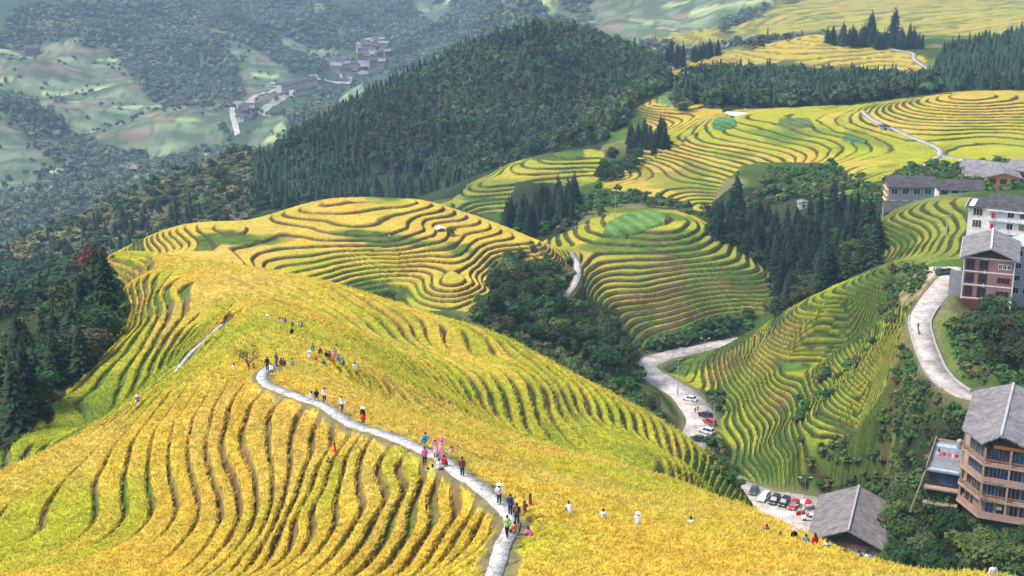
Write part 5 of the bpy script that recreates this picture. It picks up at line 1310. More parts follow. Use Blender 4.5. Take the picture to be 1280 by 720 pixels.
# 6. the far villages
def village():
    r = random.Random(4); walls = [M_white, M_cream, M_wood, M_dwood, M_white, M_pbrick]; rf = [M_dslate, M_dslate, M_slate]
    meshes = []
    for k in range(5):
        w, d, h = ((12, 9, 8), (10, 8, 7), (15, 9, 9), (9, 9, 10), (13, 8, 6))[k]
        b = MB().box(-w / 2, w / 2, -d / 2, d / 2, -4, h); b.poly([(-w / 2, -d / 2 + .05, h), (-w / 2, d / 2 - .05, h), (-w / 2, 0, h + d * .28)]); b.poly([(w / 2, -d / 2 + .05, h), (w / 2, d / 2 - .05, h), (w / 2, 0, h + d * .28)])
        body = b.build('wall', None); me_b = body.data; bpy.data.objects.remove(body)
        m = MB(); m.slab([(-w / 2 - 1, -d / 2 - 1, h - .3), (w / 2 + 1, -d / 2 - 1, h - .3), (w / 2 + 1, 0, h + d * .3), (-w / 2 - 1, 0, h + d * .3)], .4); m.slab([(-w / 2 - 1, 0, h + d * .3), (w / 2 + 1, 0, h + d * .3), (w / 2 + 1, d / 2 + 1, h - .3), (-w / 2 - 1, d / 2 + 1, h - .3)], .4)
        ro = m.build('roof', None); me_r = ro.data; bpy.data.objects.remove(ro)
        wn = MB()
        for x in np.arange(-w / 2 + 1.6, w / 2 - 1, 2.8):
            for z in np.arange(1.6, h - 1, 3): wn.box(x - .7, x + .7, -d / 2 - .08, -d / 2 + .02, z, z + 1.5)
        wo = wn.build('glazing', None); me_w = wo.data; bpy.data.objects.remove(wo)
        for me in (me_b, me_r, me_w): me.materials.append(None)
        meshes.append((me_b, me_r, me_w))
    def put(px, py, sc, rot, wall, roof, label, group, k=None):
        X, Y, z = hit(px, py, ymin=1400); k = r.randrange(5) if k is None else k
        t = thing('village_house', label, 'house', (X, Y, g1(X, Y)), rot, group); t.scale = (sc,) * 3
        for nm, me, mt in zip(('wall', 'roof', 'glazing'), meshes[k], (wall, roof, M_glass)):
            o = bpy.data.objects.new(nm, me); COL.objects.link(o); o.parent = t
            o.material_slots[0].link = 'OBJECT'; o.material_slots[0].material = mt
    for (x0, y0), n, sx, sy, lab, grp in (((468, 72), 26, 18, 8, 'house in the far village below the wooded mountain', 'houses of the far village'), ((440, 88), 22, 20, 6, 'house in the front cluster of the far village', 'houses of the front village cluster'), ((306, 148), 17, 8, 13, 'tile roofed house in the hamlet by the valley road bend', 'houses of the valley hamlet')):
        for k in range(n):
            a = 2.4 * k; q = math.sqrt((k + .5) / n)
            put(x0 + sx * q * math.cos(a), y0 + sy * q * math.sin(a), r.uniform(1.15, 1.55) if x0 > 400 else r.uniform(.8, 1.1), r.uniform(-.6, .6), r.choice(walls), r.choice(rf), lab, grp)
    put(313, 128, 1.3, .1, M_white, M_conc, 'square white building above the valley hamlet', None, 3)
    put(478, 78, 1.4, -.2, M_brick, M_slate, 'red fronted building at the right end of the far village', None, 3)
    put(392, 103, 1.4, .25, M_pbrick, M_slate, 'pink gabled block at the end of the long valley hall', None, 3)
    put(190, 213, 1.2, .3, M_redwood, M_dslate, 'dark red house in the valley beside the hazy field slope', None, 2)
    put(170, 236, 1.2, -.2, M_dwood, M_slate, 'lone dark house in the woods behind the shrubby slope', None, 0)
    put(40, 58, 1.7, .1, M_wood, M_dslate, 'farmhouse on the top edge of the far left fields', None, 2)
    put(631, 9, 1.2, 0, M_white, M_slate, 'lone white house on the far slope at the top', None, 1)
    put(341, 104, .8, 0, M_white, M_conc, 'tiny white cabin beside the valley road', None, 1)
    put(272, 0, 1.5, 0, M_wood, M_dslate, 'farmstead high on the far left slope', None, 2)
    for (xa, ya, xb, yb, w, lab) in ((352, 112, 396, 106, 13, 'long low hall with grey roof on the valley floor'), (369, 118, 396, 113, 14, 'second long hall with a cream front on the valley floor')):
        a, b = Vector(hit(xa, ya, ymin=1500)), Vector(hit(xb, yb, ymin=1500)); L = (b - a).length; th = math.atan2(b.y - a.y, b.x - a.x)
        z = max(a.z, b.z); t = thing('long_hall', lab, 'hall', (a.x, a.y, z), th)
        MB().box(0, L, 0, w, -10, 7).build('wall', M_cream, t); m = MB(); m.slab([(-1, -1.5, 6.8), (L + 1, -1.5, 6.8), (L + 1, w / 2, 10), (-1, w / 2, 10)], .4); m.slab([(-1, w / 2, 10), (L + 1, w / 2, 10), (L + 1, w + 1.5, 6.8), (-1, w + 1.5, 6.8)], .4); m.build('roof', M_dslate, t)
        wn = MB()
        for x in np.arange(3, L - 2, 5): wn.box(x, x + 2.4, -.1, .02, 2, 5)
        wn.build('glazing', M_glass, t)
village()
# ------------------------------------------------------------------ people
def grow(joints, bones, root, level=1):
    """one continuous skin over a skeleton: joints {name: (x, y, z, rx, ry)}"""
    me = bpy.data.meshes.new('figure'); names = list(joints); ix = {n: i for i, n in enumerate(names)}
    me.from_pydata([joints[n][:3] for n in names], [(ix[a], ix[b]) for a, b in bones], []); me.update()
    o = bpy.data.objects.new('figure', me); COL.objects.link(o)
    mod = o.modifiers.new('skin', 'SKIN'); mod.use_smooth_shade = True
    sv = me.skin_vertices[0].data
    for n in names:
        sv[ix[n]].radius = joints[n][3:5]; sv[ix[n]].use_root = (n == root)
    sb = o.modifiers.new('sub', 'SUBSURF'); sb.levels = level; sb.render_levels = level
    bpy.context.view_layer.update()
    dg = bpy.context.evaluated_depsgraph_get(); out = bpy.data.meshes.new_from_object(o.evaluated_get(dg))
    bpy.data.objects.remove(o); return out
def figure(pose):
    """joint positions for a 1.66 m person facing -y"""
    J = dict(pelvis=(0, 0, .90, .15, .11), belly=(0, .005, 1.05, .14, .10), chest=(0, .01, 1.24, .165, .11), neck=(0, .01, 1.40, .055, .055), jaw=(0, -.015, 1.475, .068, .075), head=(0, -.005, 1.56, .078, .095), crown=(0, .005, 1.63, .06, .07), nose=(0, -.098, 1.535, .014, .016))
    A = pose
    for s, t in ((-1, 'l'), (1, 'r')):
        J['sh' + t] = (s * .165, .01, 1.345, .055, .055)
        el, ha = A['arm' + t]; J['el' + t] = (*el, .038, .038); J['ha' + t] = (*ha, .03, .03)
        d = (Vector(ha) - Vector(el)).normalized(); J['fi' + t] = (*(Vector(ha) + d * .10), .034, .022); J['th' + t] = (*(Vector(ha) + d * .05 + Vector((-s * .045, -.02, 0))), .013, .013)
        J['hi' + t] = (s * .085, 0, .84, .088, .09); kn, an = A['leg' + t]; J['kn' + t] = (*kn, .058, .058); J['an' + t] = (*an, .042, .042)
        J['to' + t] = (an[0], an[1] - .16, max(an[2] - .055, .03), .036, .026)
    B = [('pelvis', 'belly'), ('belly', 'chest'), ('chest', 'neck'), ('neck', 'jaw'), ('jaw', 'head'), ('head', 'crown'), ('head', 'nose')]
    for t in 'lr': B += [('chest', 'sh' + t), ('sh' + t, 'el' + t), ('el' + t, 'ha' + t), ('ha' + t, 'fi' + t), ('ha' + t, 'th' + t), ('pelvis', 'hi' + t), ('hi' + t, 'kn' + t), ('kn' + t, 'an' + t), ('an' + t, 'to' + t)]
    for n, (dx, dy, dz) in A.get('move', {}).items():
        for k in J:
            if k in n.split('+'): J[k] = (J[k][0] + dx, J[k][1] + dy, J[k][2] + dz, *J[k][3:])
    return J, B
UP = 'pelvis+belly+chest+neck+jaw+head+crown+nose+shl+shr+hil+hir'
ST = ((-.09, 0, .46), (-.095, .02, .075)), ((.09, 0, .46), (.095, .02, .075))
POSES = {
 'stand': dict(arml=((-.23, .03, 1.08), (-.22, -.06, .84)), armr=((.23, .03, 1.08), (.22, -.06, .84)), legl=ST[0], legr=ST[1]),
 'walk': dict(arml=((-.23, .10, 1.09), (-.22, .06, .86)), armr=((.23, -.06, 1.09), (.20, -.20, .90)), legl=((-.09, -.14, .48), (-.09, -.16, .075)), legr=((.09, .03, .46), (.09, .27, .13))),
 'photo': dict(arml=((-.25, -.10, 1.15), (-.09, -.33, 1.34)), armr=((.25, -.10, 1.15), (.09, -.33, 1.34)), legl=ST[0], legr=ST[1]),
 'raise': dict(arml=((-.32, -.03, 1.50), (-.22, -.10, 1.74)), armr=((.32, -.03, 1.50), (.22, -.10, 1.74)), legl=ST[0], legr=ST[1]),
 'hip': dict(arml=((-.33, .05, 1.14), (-.17, -.08, .98)), armr=((.23, .03, 1.08), (.22, -.06, .84)), legl=ST[0], legr=ST[1]),
 'sit': dict(arml=((-.24, -.08, .62), (-.15, -.32, .52)), armr=((.24, -.08, .62), (.15, -.32, .52)), legl=((-.10, -.42, .46), (-.11, -.40, .075)), legr=((.10, -.42, .46), (.11, -.40, .075)), move={UP: (0, 0, -.44)}),
 'crouch': dict(arml=((-.22, -.30, .60), (-.12, -.50, .55)), armr=((.22, -.30, .60), (.12, -.50, .55)), legl=((-.14, -.36, .42), (-.12, -.05, .075)), legr=((.14, -.36, .42), (.12, -.05, .075)), move={'pelvis+hil+hir': (0, .10, -.60), 'belly': (0, 0, -.58), 'chest+shl+shr': (0, -.14, -.58), 'neck+jaw+head+crown+nose': (0, -.22, -.58)}),
}
def split_pose(name):
    J, B = figure(POSES[name]); body = grow(J, B, 'pelvis')
    n = len(body.vertices); co = np.zeros(n * 3); body.vertices.foreach_get('co', co); co = co.reshape(-1, 3)
    nr = np.zeros(n * 3); body.vertices.foreach_get('normal', nr); nr = nr.reshape(-1, 3)
    best = np.full(n, 1e9); part = np.zeros(n, int)
    kind = {'pelvis': 2, 'belly': 1, 'chest': 1}
    def kd(a, b):
        if a in ('ha' + b[-1:], 'to' + b[-1:]) or b[:2] in ('fi', 'th'): return 0
        if b[:2] in ('kn', 'an', 'hi'): return 2
        if b[:2] == 'to': return 3
        if b[:2] == 'ha': return 1
        if b in ('neck', 'jaw', 'head', 'crown', 'nose') and a != 'chest': return 0
        if b == 'neck': return 1
        if a == 'pelvis': return 2 if b != 'belly' else 1
        return 1
    for a, b in B:
        pa, pb = np.array(J[a][:3]), np.array(J[b][:3]); d = pb - pa; t = np.clip(((co - pa) @ d) / (d @ d), 0, 1)
        D = np.linalg.norm(co - pa - t[:, None] * d, axis=1) - (np.array(J[a][3]) + (J[b][3] - J[a][3]) * t)
        k = D < best; best[k] = D[k]; part[k] = kd(a, b)
        if (a, b) == ('chest', 'neck'): part[k & (t > .75)] = 0
        if b[:2] == 'ha': part[k & (t > .88)] = 0
    polys = [tuple(p.vertices) for p in body.polygons]; out = {'body': body}
    for nm, kk, off in (('shirt', 1, .022), ('trousers', 2, .018), ('shoes', 3, .012)):
        fs = [p for p in polys if sum(part[v] == kk for v in p) * 2 > len(p)]
        if not fs: continue
        used = sorted({v for f in fs for v in f}); ix = {v: i for i, v in enumerate(used)}
        me = bpy.data.meshes.new(nm); me.from_pydata([tuple(co[v] + nr[v] * off) for v in used], [], [tuple(ix[v] for v in f) for f in fs]); me.update()
        me.polygons.foreach_set('use_smooth', np.ones(len(me.polygons), bool)); me.materials.append(None); out[nm] = me
    body.materials.append(None)
    out['J'] = J; return out
def blob(name, rings, n=12):
    """stack of elliptic rings (x, y, z, rx, ry)"""
    v, f = [], []
    for (x, y, z, rx, ry) in rings:
        for k in range(n): a = 6.2832 * k / n; v.append((x + rx * math.cos(a), y + ry * math.sin(a), z))
    for i in range(len(rings) - 1):
        for k in range(n): f.append((i * n + k, i * n + (k + 1) % n, (i + 1) * n + (k + 1) % n, (i + 1) * n + k))
    f += [tuple(range(n - 1, -1, -1)), tuple(range((len(rings) - 1) * n, len(rings) * n))]
    me = bpy.data.meshes.new(name); me.from_pydata(v, [], f); me.update(); me.polygons.foreach_set('use_smooth', np.ones(len(f), bool)); me.materials.append(None); return me
ME = {
 'hair': blob('hair', [(0, .03, -.10, .055, .05), (0, .025, -.04, .088, .088), (0, .015, .02, .092, .104), (0, .01, .06, .085, .095), (0, .01, .09, .055, .06), (0, .01, .098, .015, .015)]),
 'long_hair': blob('long_hair', [(0, .085, -.34, .07, .03), (0, .08, -.20, .095, .05), (0, .04, -.06, .096, .08), (0, .015, .02, .094, .105), (0, .01, .06, .087, .096), (0, .01, .09, .055, .06), (0, .01, .1, .015, .015)]),
 'hat': blob('hat', [(0, 0, .025, .22, .23), (0, 0, .038, .205, .215), (0, 0, .05, .112, .122), (0, 0, .11, .10, .11), (0, 0, .14, .07, .08), (0, 0, .147, .02, .02)], 16),
 'cap': blob('cap', [(0, -.09, .035, .075, .075), (0, -.06, .05, .09, .11), (0, 0, .055, .095, .105), (0, 0, .10, .08, .09), (0, 0, .125, .04, .045)]),
 'backpack': blob('backpack', [(0, .20, -.24, .12, .07), (0, .21, -.20, .145, .10), (0, .205, 0, .15, .095), (0, .19, .12, .12, .07), (0, .18, .15, .05, .03)]),
 'skirt': blob('skirt', [(0, 0, -.42, .27, .25), (0, 0, -.2, .215, .19), (0, 0, .02, .165, .13), (0, 0, .12, .15, .115)], 16),
 'long_skirt': blob('long_skirt', [(0, .01, -.84, .36, .34), (0, 0, -.4, .27, .24), (0, 0, .02, .17, .135), (0, 0, .12, .15, .115)], 16),
 'shoulder_bag': blob('shoulder_bag', [(.24, 0, -.10, .05, .10), (.25, 0, -.02, .06, .12), (.245, 0, .10, .05, .11)]),
}
_pm = {}
def cloth(c):
    k = tuple(c)
    if k not in _pm: _pm[k] = plain('cloth', c, .85, .15, .12, 6)
    return _pm[k]
K = dict(white=(.80,.79,.78), black=(.02,.02,.024), red=(.62,.03,.03), pink=(.78,.13,.33), lpink=(.80,.38,.45), blue=(.04,.20,.50), navy=(.025,.04,.12), teal=(.06,.22,.27), grey=(.28,.29,.31), maroon=(.20,.025,.04), green=(.36,.58,.13), tan=(.45,.33,.22), purple=(.20,.10,.28), brown=(.13,.075,.05), orange=(.75,.20,.06), dgrey=(.09,.09,.10), cream=(.70,.62,.52), jeans=(.07,.10,.17))
skin_m = plain('skin', (.55,.33,.24), .6, .3, .05); hair_m = plain('black_hair', (.016,.013,.012), .5, .4, .2)
POSE_ME = {k: split_pose(k) for k in POSES}
def person(px, py, pose, face, shirt, trousers, label, head='hair', hatc=None, extra=(), skirt=None, ymin=None, ymax=None, scale=1.0, group=None, Y=None, lift=0.00):
    """px, py: where the feet (or seat) stand; face: heading in degrees, 0 = towards the viewpoint"""
    if Y is None:
        X, Y, z = hit(px, py, ymin=ymin, ymax=ymax)
    else: X = ray(px, py)[0] * Y
    z = g1(X, Y)
    for line, ws in ((PATH, [1.25] * len(PATH)), (ROAD1, ROAD1_W), (ROAD2, ROAD2_W)):
        d, rz, wd = seg_dist(np.array([X]), np.array([Y]), line, ws)
        if d[0] < wd[0] * .5 + .05: z = float(rz[0]) + .1
    t = thing('person', label, 'person', (X, Y, z + lift - (.38 if pose == 'sit' else 0)), R(face), group); t.scale = (scale,) * 3
    P_ = POSE_ME[pose]
    def part(nm, me, mat, loc=(0, 0, 0)):
        o = bpy.data.objects.new(nm, me); COL.objects.link(o); o.parent = t; o.location = loc
        o.material_slots[0].link = 'OBJECT'; o.material_slots[0].material = mat; return o
    part('body', P_['body'], skin_m); part('shirt', P_['shirt'], cloth(K[shirt])); part('trousers', P_['trousers'], cloth(K[trousers])); part('shoes', P_['shoes'], cloth(K['dgrey' if trousers != 'black' else 'white']))
    hd = P_['J']['head'][:3]; ch = P_['J']['chest'][:3]; pe = P_['J']['pelvis'][:3]
    part('hair', ME['long_hair' if head == 'long' else 'hair'], hair_m, hd)
    if hatc: part('hat', ME['cap' if head == 'cap' else 'hat'], cloth(K[hatc]), (hd[0], hd[1], hd[2] + .01))
    if skirt: part('skirt', ME['skirt' if skirt[1] != 'long' else 'long_skirt'], cloth(K[skirt[0]]), pe)
    for e in extra: part(e[0], ME[e[0]], cloth(K[e[1]]), ch)
    return t
N = [
 # (px, py of the feet, pose, heading, top, legs, label, options)
 (624,632,'hip',165,'white','black','person in white hat with a pink backpack walking up the stone path',dict(head='long',hatc='white',extra=(('backpack','lpink'),))),
 (638,642,'stand',150,'navy','black','person in navy jacket standing on the path beside the yellow rice',dict()),
 (646,657,'stand',172,'black','black','person in black with a brown backpack on the lower path bend',dict(extra=(('backpack','brown'),))),
 (656,638,'photo',60,'maroon','black','person in dark maroon, left one of the pair in the rice beside the path',dict(head='long',Y=93.5)),
 (663,635,'stand',100,'maroon','dgrey','person in bright maroon check, right one of the pair in the rice beside the path',dict(head='long',Y=94.5)),
 (634,676,'walk',200,'green','black','person in lime green vest bending forward on the lowest path steps',dict()),
 (643,669,'sit',210,'orange','black','seated person in orange red top behind the lime green vest',dict(Y=88.5,lift=0.10)),
 (663,672,'crouch',240,'pink','brown','person in hot pink top half hidden in the rice near the path bend',dict(head='long',Y=88.5,lift=0.35)),
 (578,598,'stand',175,'maroon','black','person in dark red jacket standing alone at the path edge below the pink dancers',dict(head='cap',hatc='maroon')),
 (529,563,'crouch',100,'blue','teal','person in bright blue crouching at the path edge',dict(lift=0.20)),
 (531,582,'stand',190,'pink','black','person in pink top and black trousers left of the pink dancers',dict()),
 (545,580,'raise',20,'lpink','black','left one of two people in rose pink costumes on the path',dict(head='long',skirt=('lpink','short'))),
 (552,577,'raise',-20,'lpink','white','right one of two people in rose pink costumes, with a pink hat',dict(head='long',hatc='pink',skirt=('lpink','long'))),
 (535,590,'sit',170,'grey','dgrey','seated person in grey on the left path edge below the pink top',dict(lift=0.15)),
 (541,590,'sit',150,'cream','tan','seated person in tan between the grey figure and the white figure',dict(head='long',lift=0.15)),
 (549,591,'sit',200,'white','white','person in white crouched on the path below the pink dancers',dict(lift=0.15)),
 (555,589,'sit',160,'red','black','seated person in black and red on the path beside the one in white',dict(lift=0.15)),
 (564,552,'photo',20,'lpink','white','person in pale pink half hidden in the rice behind the dancers',dict(Y=117)),
 (418,549,'stand',110,'red','red','person in long red dress at the edge of the golden beds',dict(head='long',skirt=('red','long'),Y=119)),
 (408,556,'crouch',150,'black','black','person in black crouching beside the long red dress',dict(Y=117,lift=0.10)),
 (454,531,'stand',160,'black','black','person in black top, red skirt and pale hat beside the path',dict(head='long',hatc='white',skirt=('red','short'))),
 (428,520,'walk',20,'white','dgrey','person in white shirt walking down the path behind the red skirt',dict()),
 (406,509,'walk',0,'cream','black','person in cream top walking down the path near the seated pair',dict(head='long')),
 (390,507,'sit',220,'white','lpink','seated person in white at the upper path edge',dict(head='long',lift=0.30)),
 (396,504,'sit',190,'black','black','seated person in black beside the one in white at the upper path edge',dict(lift=0.30)),
 (339,465,'walk',170,'white','jeans','person in white shirt and dark trousers at the top of the stone path',dict()),
 (334,455,'stand',200,'black','black','person all in black left of the path top',dict(Y=148)),
 (352,459,'stand',160,'brown','dgrey','left one of the brown clad pair at the path top',dict(head='long',Y=151)),
 (355,459,'stand',190,'brown','tan','right one of the brown clad pair at the path top',dict(Y=151)),
 (365,454,'stand',140,'grey','dgrey','person in grey beside the pair at the path top',dict(Y=153)),
 (387,448,'raise',10,'white','tan','person in white hat and top with raised arms on the viewing knoll',dict(hatc='white',Y=157)),
 (395,448,'crouch',0,'red','red','person in red crouching on the viewing knoll',dict(Y=156.5,lift=0.20)),
 (403,448,'crouch',40,'teal','jeans','person in teal crouching between two red figures on the knoll',dict(Y=157,lift=0.20)),
 (408,443,'stand',-30,'black','dgrey','person in black standing at the back of the knoll group',dict(Y=159.5)),
 (412,444,'stand',60,'red','black','person in red behind the middle of the knoll group',dict(head='long',Y=160)),
 (418,437,'stand',20,'lpink','red','person in pale pink standing tallest in the knoll group',dict(head='long',Y=163)),
 (417,448,'stand',-60,'red','red','person in long red dress at the front of the knoll group',dict(skirt=('red','long'),Y=157)),
 (428,447,'stand',170,'dgrey','black','person in dark grey with a backpack at the right end of the knoll group',dict(extra=(('backpack','grey'),),Y=158)),
 (391,441,'stand',30,'grey','black','person in grey behind the raised arms on the knoll',dict(Y=161)),
 (400,440,'stand',-20,'maroon','black','person in maroon behind the crouching red figure on the knoll',dict(head='long',Y=161.5)),
 (423,445,'stand',150,'blue','dgrey','person in blue near the right end of the knoll group',dict(Y=159)),
 (346,459,'stand',150,'dgrey','jeans','person in dark grey between the white shirt and the brown pair',dict(Y=150.5)),
 (441,443,'crouch',90,'white','white','small figure in white right of the knoll group',dict(head='long',lift=0.40,Y=159)),
 (350,408,'stand',10,'white','dgrey','person in white, left one of the group behind the ridge top',dict(hatc='black',Y=186)),
 (354,409,'stand',180,'lpink','white','person in pale pink in the group on the back of the ridge',dict(head='long',Y=185)),
 (357,407,'stand',60,'purple','white','person in purple, right one of the group on the back of the ridge',dict(Y=187)),
 (366,409,'stand',150,'black','black','person in black just right of the group behind the ridge top',dict(Y=185)),
 (373,408,'crouch',30,'white','black','left one of two dark heads in the rice on the back of the ridge',dict(Y=187,lift=0.50)),
 (378,408,'crouch',0,'tan','black','right one of two dark heads in the rice on the back of the ridge',dict(Y=187,lift=0.50)),
 (365,420,'stand',200,'black','black','lone person in black below the group on the back of the ridge',dict(Y=177)),
 (335,397,'crouch',0,'white','cream','person under a white hat left of the group on the back ridge',dict(hatc='white',Y=192,lift=0.30)),
 (293,464,'stand',170,'white','white','person in long white dress at the left brow of the ridge',dict(head='long',skirt=('white','long'),Y=153)),
 (317,456,'sit',120,'red','red','person in red seated under the bare tree',dict(Y=150.5,lift=0.50)),
 (172,503,'crouch',200,'purple','white','person in white hat and purple on the narrow brow path',dict(hatc='white',Y=153,lift=0.40)),
 (712,641,'crouch',200,'white','black','person in black and white wading in the rice right of the path',dict(Y=94,lift=0.50)),
 (754,647,'stand',170,'white','black','person in white wading waist deep in the rice',dict(Y=94.5,lift=0.00)),
 (797,654,'stand',150,'white','cream','person with a wide white hat wading in the rice',dict(hatc='white',Y=94,lift=0.00)),
 (864,656,'crouch',180,'white','white','faint small figure in white low in the rice',dict(head='long',Y=98,lift=0.10)),
 (958,665,'stand',180,'dgrey','black','leftmost dark head of the row in the rice above the car park',dict(Y=97,lift=-0.45)),
 (975,672,'stand',170,'black','black','dark haired person deep in the rice next to the pink hat',dict(head='long',Y=93,lift=-0.30)),
 (992,677,'stand',190,'black','black','person with a pink sun hat in the rice above the car park',dict(hatc='lpink',Y=92,lift=-0.20)),
 (1007,680,'stand',175,'blue','black','person in sky blue shirt in the row of people in the rice',dict(Y=91,lift=-0.15)),
 (1018,684,'stand',200,'red','black','person in red with long dark hair in the row of people in the rice',dict(head='long',Y=90,lift=-0.15)),
 (1034,684,'photo',180,'cream','dgrey','person in cream with a dark bag ending the row in the rice',dict(extra=(('backpack','dgrey'),),Y=90,lift=-0.05)),
 (1056,681,'stand',170,'navy','black','left dark head above the rice before the big tiled roof',dict(Y=91,lift=-0.30)),
 (1074,688,'stand',190,'teal','black','middle dark head above the rice before the big tiled roof',dict(Y=88,lift=-0.30)),
 (1085,692,'stand',180,'white','black','rightmost dark head above the rice before the big tiled roof',dict(hatc='black',Y=87,lift=-0.30)),
 (1241,716,'stand',190,'white','lpink','person in white at the lower right end of the rice',dict(Y=72,lift=-0.10)),
 (869,515,'stand',0,'red','red','left one of the red clad pair on the lower road by the white car',dict(Y=369)),
 (872,514,'stand',20,'maroon','red','right one of the red clad pair on the lower road by the white car',dict(Y=370)),
 (874,519,'stand',190,'black','black','person in black on the lower road beside the black car',dict(Y=366)),
 (1001,643,'stand',170,'red','black','person in red vest by the red parasol in the car park',dict(Y=308)),
 (982,638,'stand',170,'black','black','person in black standing between the parked black and red cars',dict(Y=309.5)),
 (1083,147,'stand',180,'red','red','person in red at the head of the path on the far terraces',dict(Y=748)),
 (487,305,'stand',170,'white','black','lone farmer standing in the second hill terraces',dict(Y=440)),
]
for (px, py, pose, face, sh, tr, lab, kw) in N: person(px, py, pose, face, sh, tr, lab, **kw)
# ------------------------------------------------------------------ vehicles
def car_parts(suv):
    """body (with arches and lights), greenhouse, roof, wheels; length along x, front at +x"""
    L, W = (4.5, 1.82); hb = .95 if suv else .86; top = 1.66 if suv else 1.44
    prof = [(-2.2, .32), (-2.25, .62), (-2.2, hb - .03), (-2.05, hb + .01), (.98, hb + .02), (1.75, hb - .10), (2.15, hb - .25), (2.25, .55), (2.2, .30)]
    arch = []
    for cx in (1.38, -1.36):
        arch += [(cx + .40 * math.cos(a), .30 + .40 * math.sin(a)) for a in np.linspace(0, math.pi, 7)]
    pts = prof + arch[:7] + arch[7:]
    def loft(sections):
        b = MB(); n = len(sections[0]); 
        for s in sections: b.v += [tuple(p) for p in s]
        for i in range(len(sections) - 1):
            for k in range(n): b.f.append((i * n + k, i * n + (k + 1) % n, (i + 1) * n + (k + 1) % n, (i + 1) * n + k))
        b.f += [tuple(range(n - 1, -1, -1)), tuple(range((len(sections) - 1) * n, len(sections) * n))]
        return b
    body = loft([[(x * .985, y, z if z < .4 else z - dz) for x, z in pts] for y, dz in ((-W / 2, .06), (-W / 2 + .10, 0), (W / 2 - .10, 0), (W / 2, .06))])
    cb = [(-2.0 if suv else -1.85, hb), (-1.75 if suv else -1.15, top - .03), (-.2, top), (.35, top - .06), (1.08, hb)]
    gl = loft([[(x, y * (1.0 if z < hb + .1 else .80), z) for x, z in cb] for y in (-W / 2 + .09, W / 2 - .09)])
    rf = MB().slab([(cb[1][0] - .02, -.66, top + .0), (-.2, -.66, top + .03), (-.2, .66, top + .03), (cb[1][0] - .02, .66, top + .0)], .05)
    rf.slab([(-.2, -.66, top + .03), (.37, -.66, top - .03), (.37, .66, top - .03), (-.2, .66, top + .03)], .05)
    for s in (-1, 1):
        rf.bar((.37, s * .67, top - .05), (1.06, s * .80, hb), .04); rf.bar((cb[1][0], s * .67, top - .03), (cb[0][0], s * .80, hb), .05); rf.bar((-.3, s * .675, top - .01), (-.32, s * .815, hb), .04)
    wheel = MB().cyl((0, -.11, 0), (0, .11, 0), .33, .33, 16); hub = MB().cyl((0, -.12, 0), (0, .12, 0), .2, .2, 12)
    lamp = MB().box(-.05, .05, -.2, .2, -.08, .08); plate = MB().box(-.02, .02, -.24, .24, -.07, .07)
    out = {}
    for nm, m in (('body', body), ('windows', gl), ('roof', rf), ('wheel', wheel), ('hubcap', hub), ('headlight', lamp), ('number_plate', plate)):
        o = m.build(nm, None, None, .03 if nm in ('body',) else 0); me = o.data; me.materials.append(None); bpy.data.objects.remove(o); out[nm] = me
    out['dim'] = (hb, top); return out
CARS = {True: car_parts(True), False: car_parts(False)}
M_tyre = plain('tyre', (.02, .02, .02), .9, .1, .1); M_hub = plain('wheel_alloy', (.5, .5, .52), .35, .5, .1, metal=.7); M_lamp = plain('lamp_lens', (.8, .8, .78), .15, .6, .05); M_tail = plain('tail_lens', (.45, .02, .02), .2, .5, .1)
PAINT = {}
def paint(c):
    if c not in PAINT:
        m, nt, b = new_mat('car_paint'); b.inputs['Base Color'].default_value = (*c, 1); b.inputs['Roughness'].default_value = .32; b.inputs['Specular IOR Level'].default_value = .5; b.inputs['Coat Weight'].default_value = .5; PAINT[c] = m
    return PAINT[c]
def car(px, py, Y, head, col, suv, label, z=None, name='car'):
    X = ray(px, py)[0] * Y; z = g1(X, Y) + .12
    for line, ws in ((ROAD1, ROAD1_W), (ROAD2, ROAD2_W)):
        d, rz, wd = seg_dist(np.array([X]), np.array([Y]), line, ws)
        if d[0] < wd[0] * .5 + 4: z = float(rz[0]) + .07
    t = thing(name, label, 'car', (X, Y, z), R(head), 'parked cars'); P_ = CARS[suv]; hb = P_['dim'][0]; pm = paint(col)
    def part(nm, me, mat, loc=(0, 0, 0), par=t, as_='' ):
        o = bpy.data.objects.new(nm, me); COL.objects.link(o); o.parent = par; o.location = loc; o.material_slots[0].link = 'OBJECT'; o.material_slots[0].material = mat; return o
    part('body', P_['body'], pm); part('windows', P_['windows'], M_glass); part('roof', P_['roof'], pm)
    for x in (1.38, -1.36):
        for y in (-.80, .80): w = part('wheel', P_['wheel'], M_tyre, (x, y, .33)); part('hubcap', P_['hubcap'], M_hub, (0, 0, 0), w)
    for y in (-.62, .62): part('headlight', P_['headlight'], M_lamp, (2.13, y, hb - .24)); part('tail_light', P_['headlight'], M_tail, (-2.17, y, hb - .15))
    for x in (2.22, -2.24): part('number_plate', P_['number_plate'], paint((.05, .12, .45)), (x, 0, .5))
WH, BK, RD, GY = (.78, .78, .78), (.016, .017, .02), (.48, .02, .04), (.07, .075, .085)
car(800, 466, 408, 70, GY, True, 'dark grey car parked at the sharp bend of the lower road')
car(862, 501, 379, 150, WH, False, 'white car on the lower road, the farthest of the roadside row')
car(882, 522, 366, 130, BK, True, 'black car in the roadside row behind the utility pole')
car(887, 530, 361, 120, RD, True, 'small red car in the roadside row on the lower road')
car(883, 539, 355, 140, WH, True, 'white car between the red car and the lowest black car')
car(872, 547, 350, 160, BK, False, 'black car lowest in the roadside row')
car(852, 549, 347, 150, WH, False, 'white car half hidden behind the ridge beside the lower road')
car(942, 617, 320, 250, GY, False, 'dark windowed white topped car at the left end of the car park')
car(955, 625, 316, 236, WH, True, 'white car leftmost in the car park row')
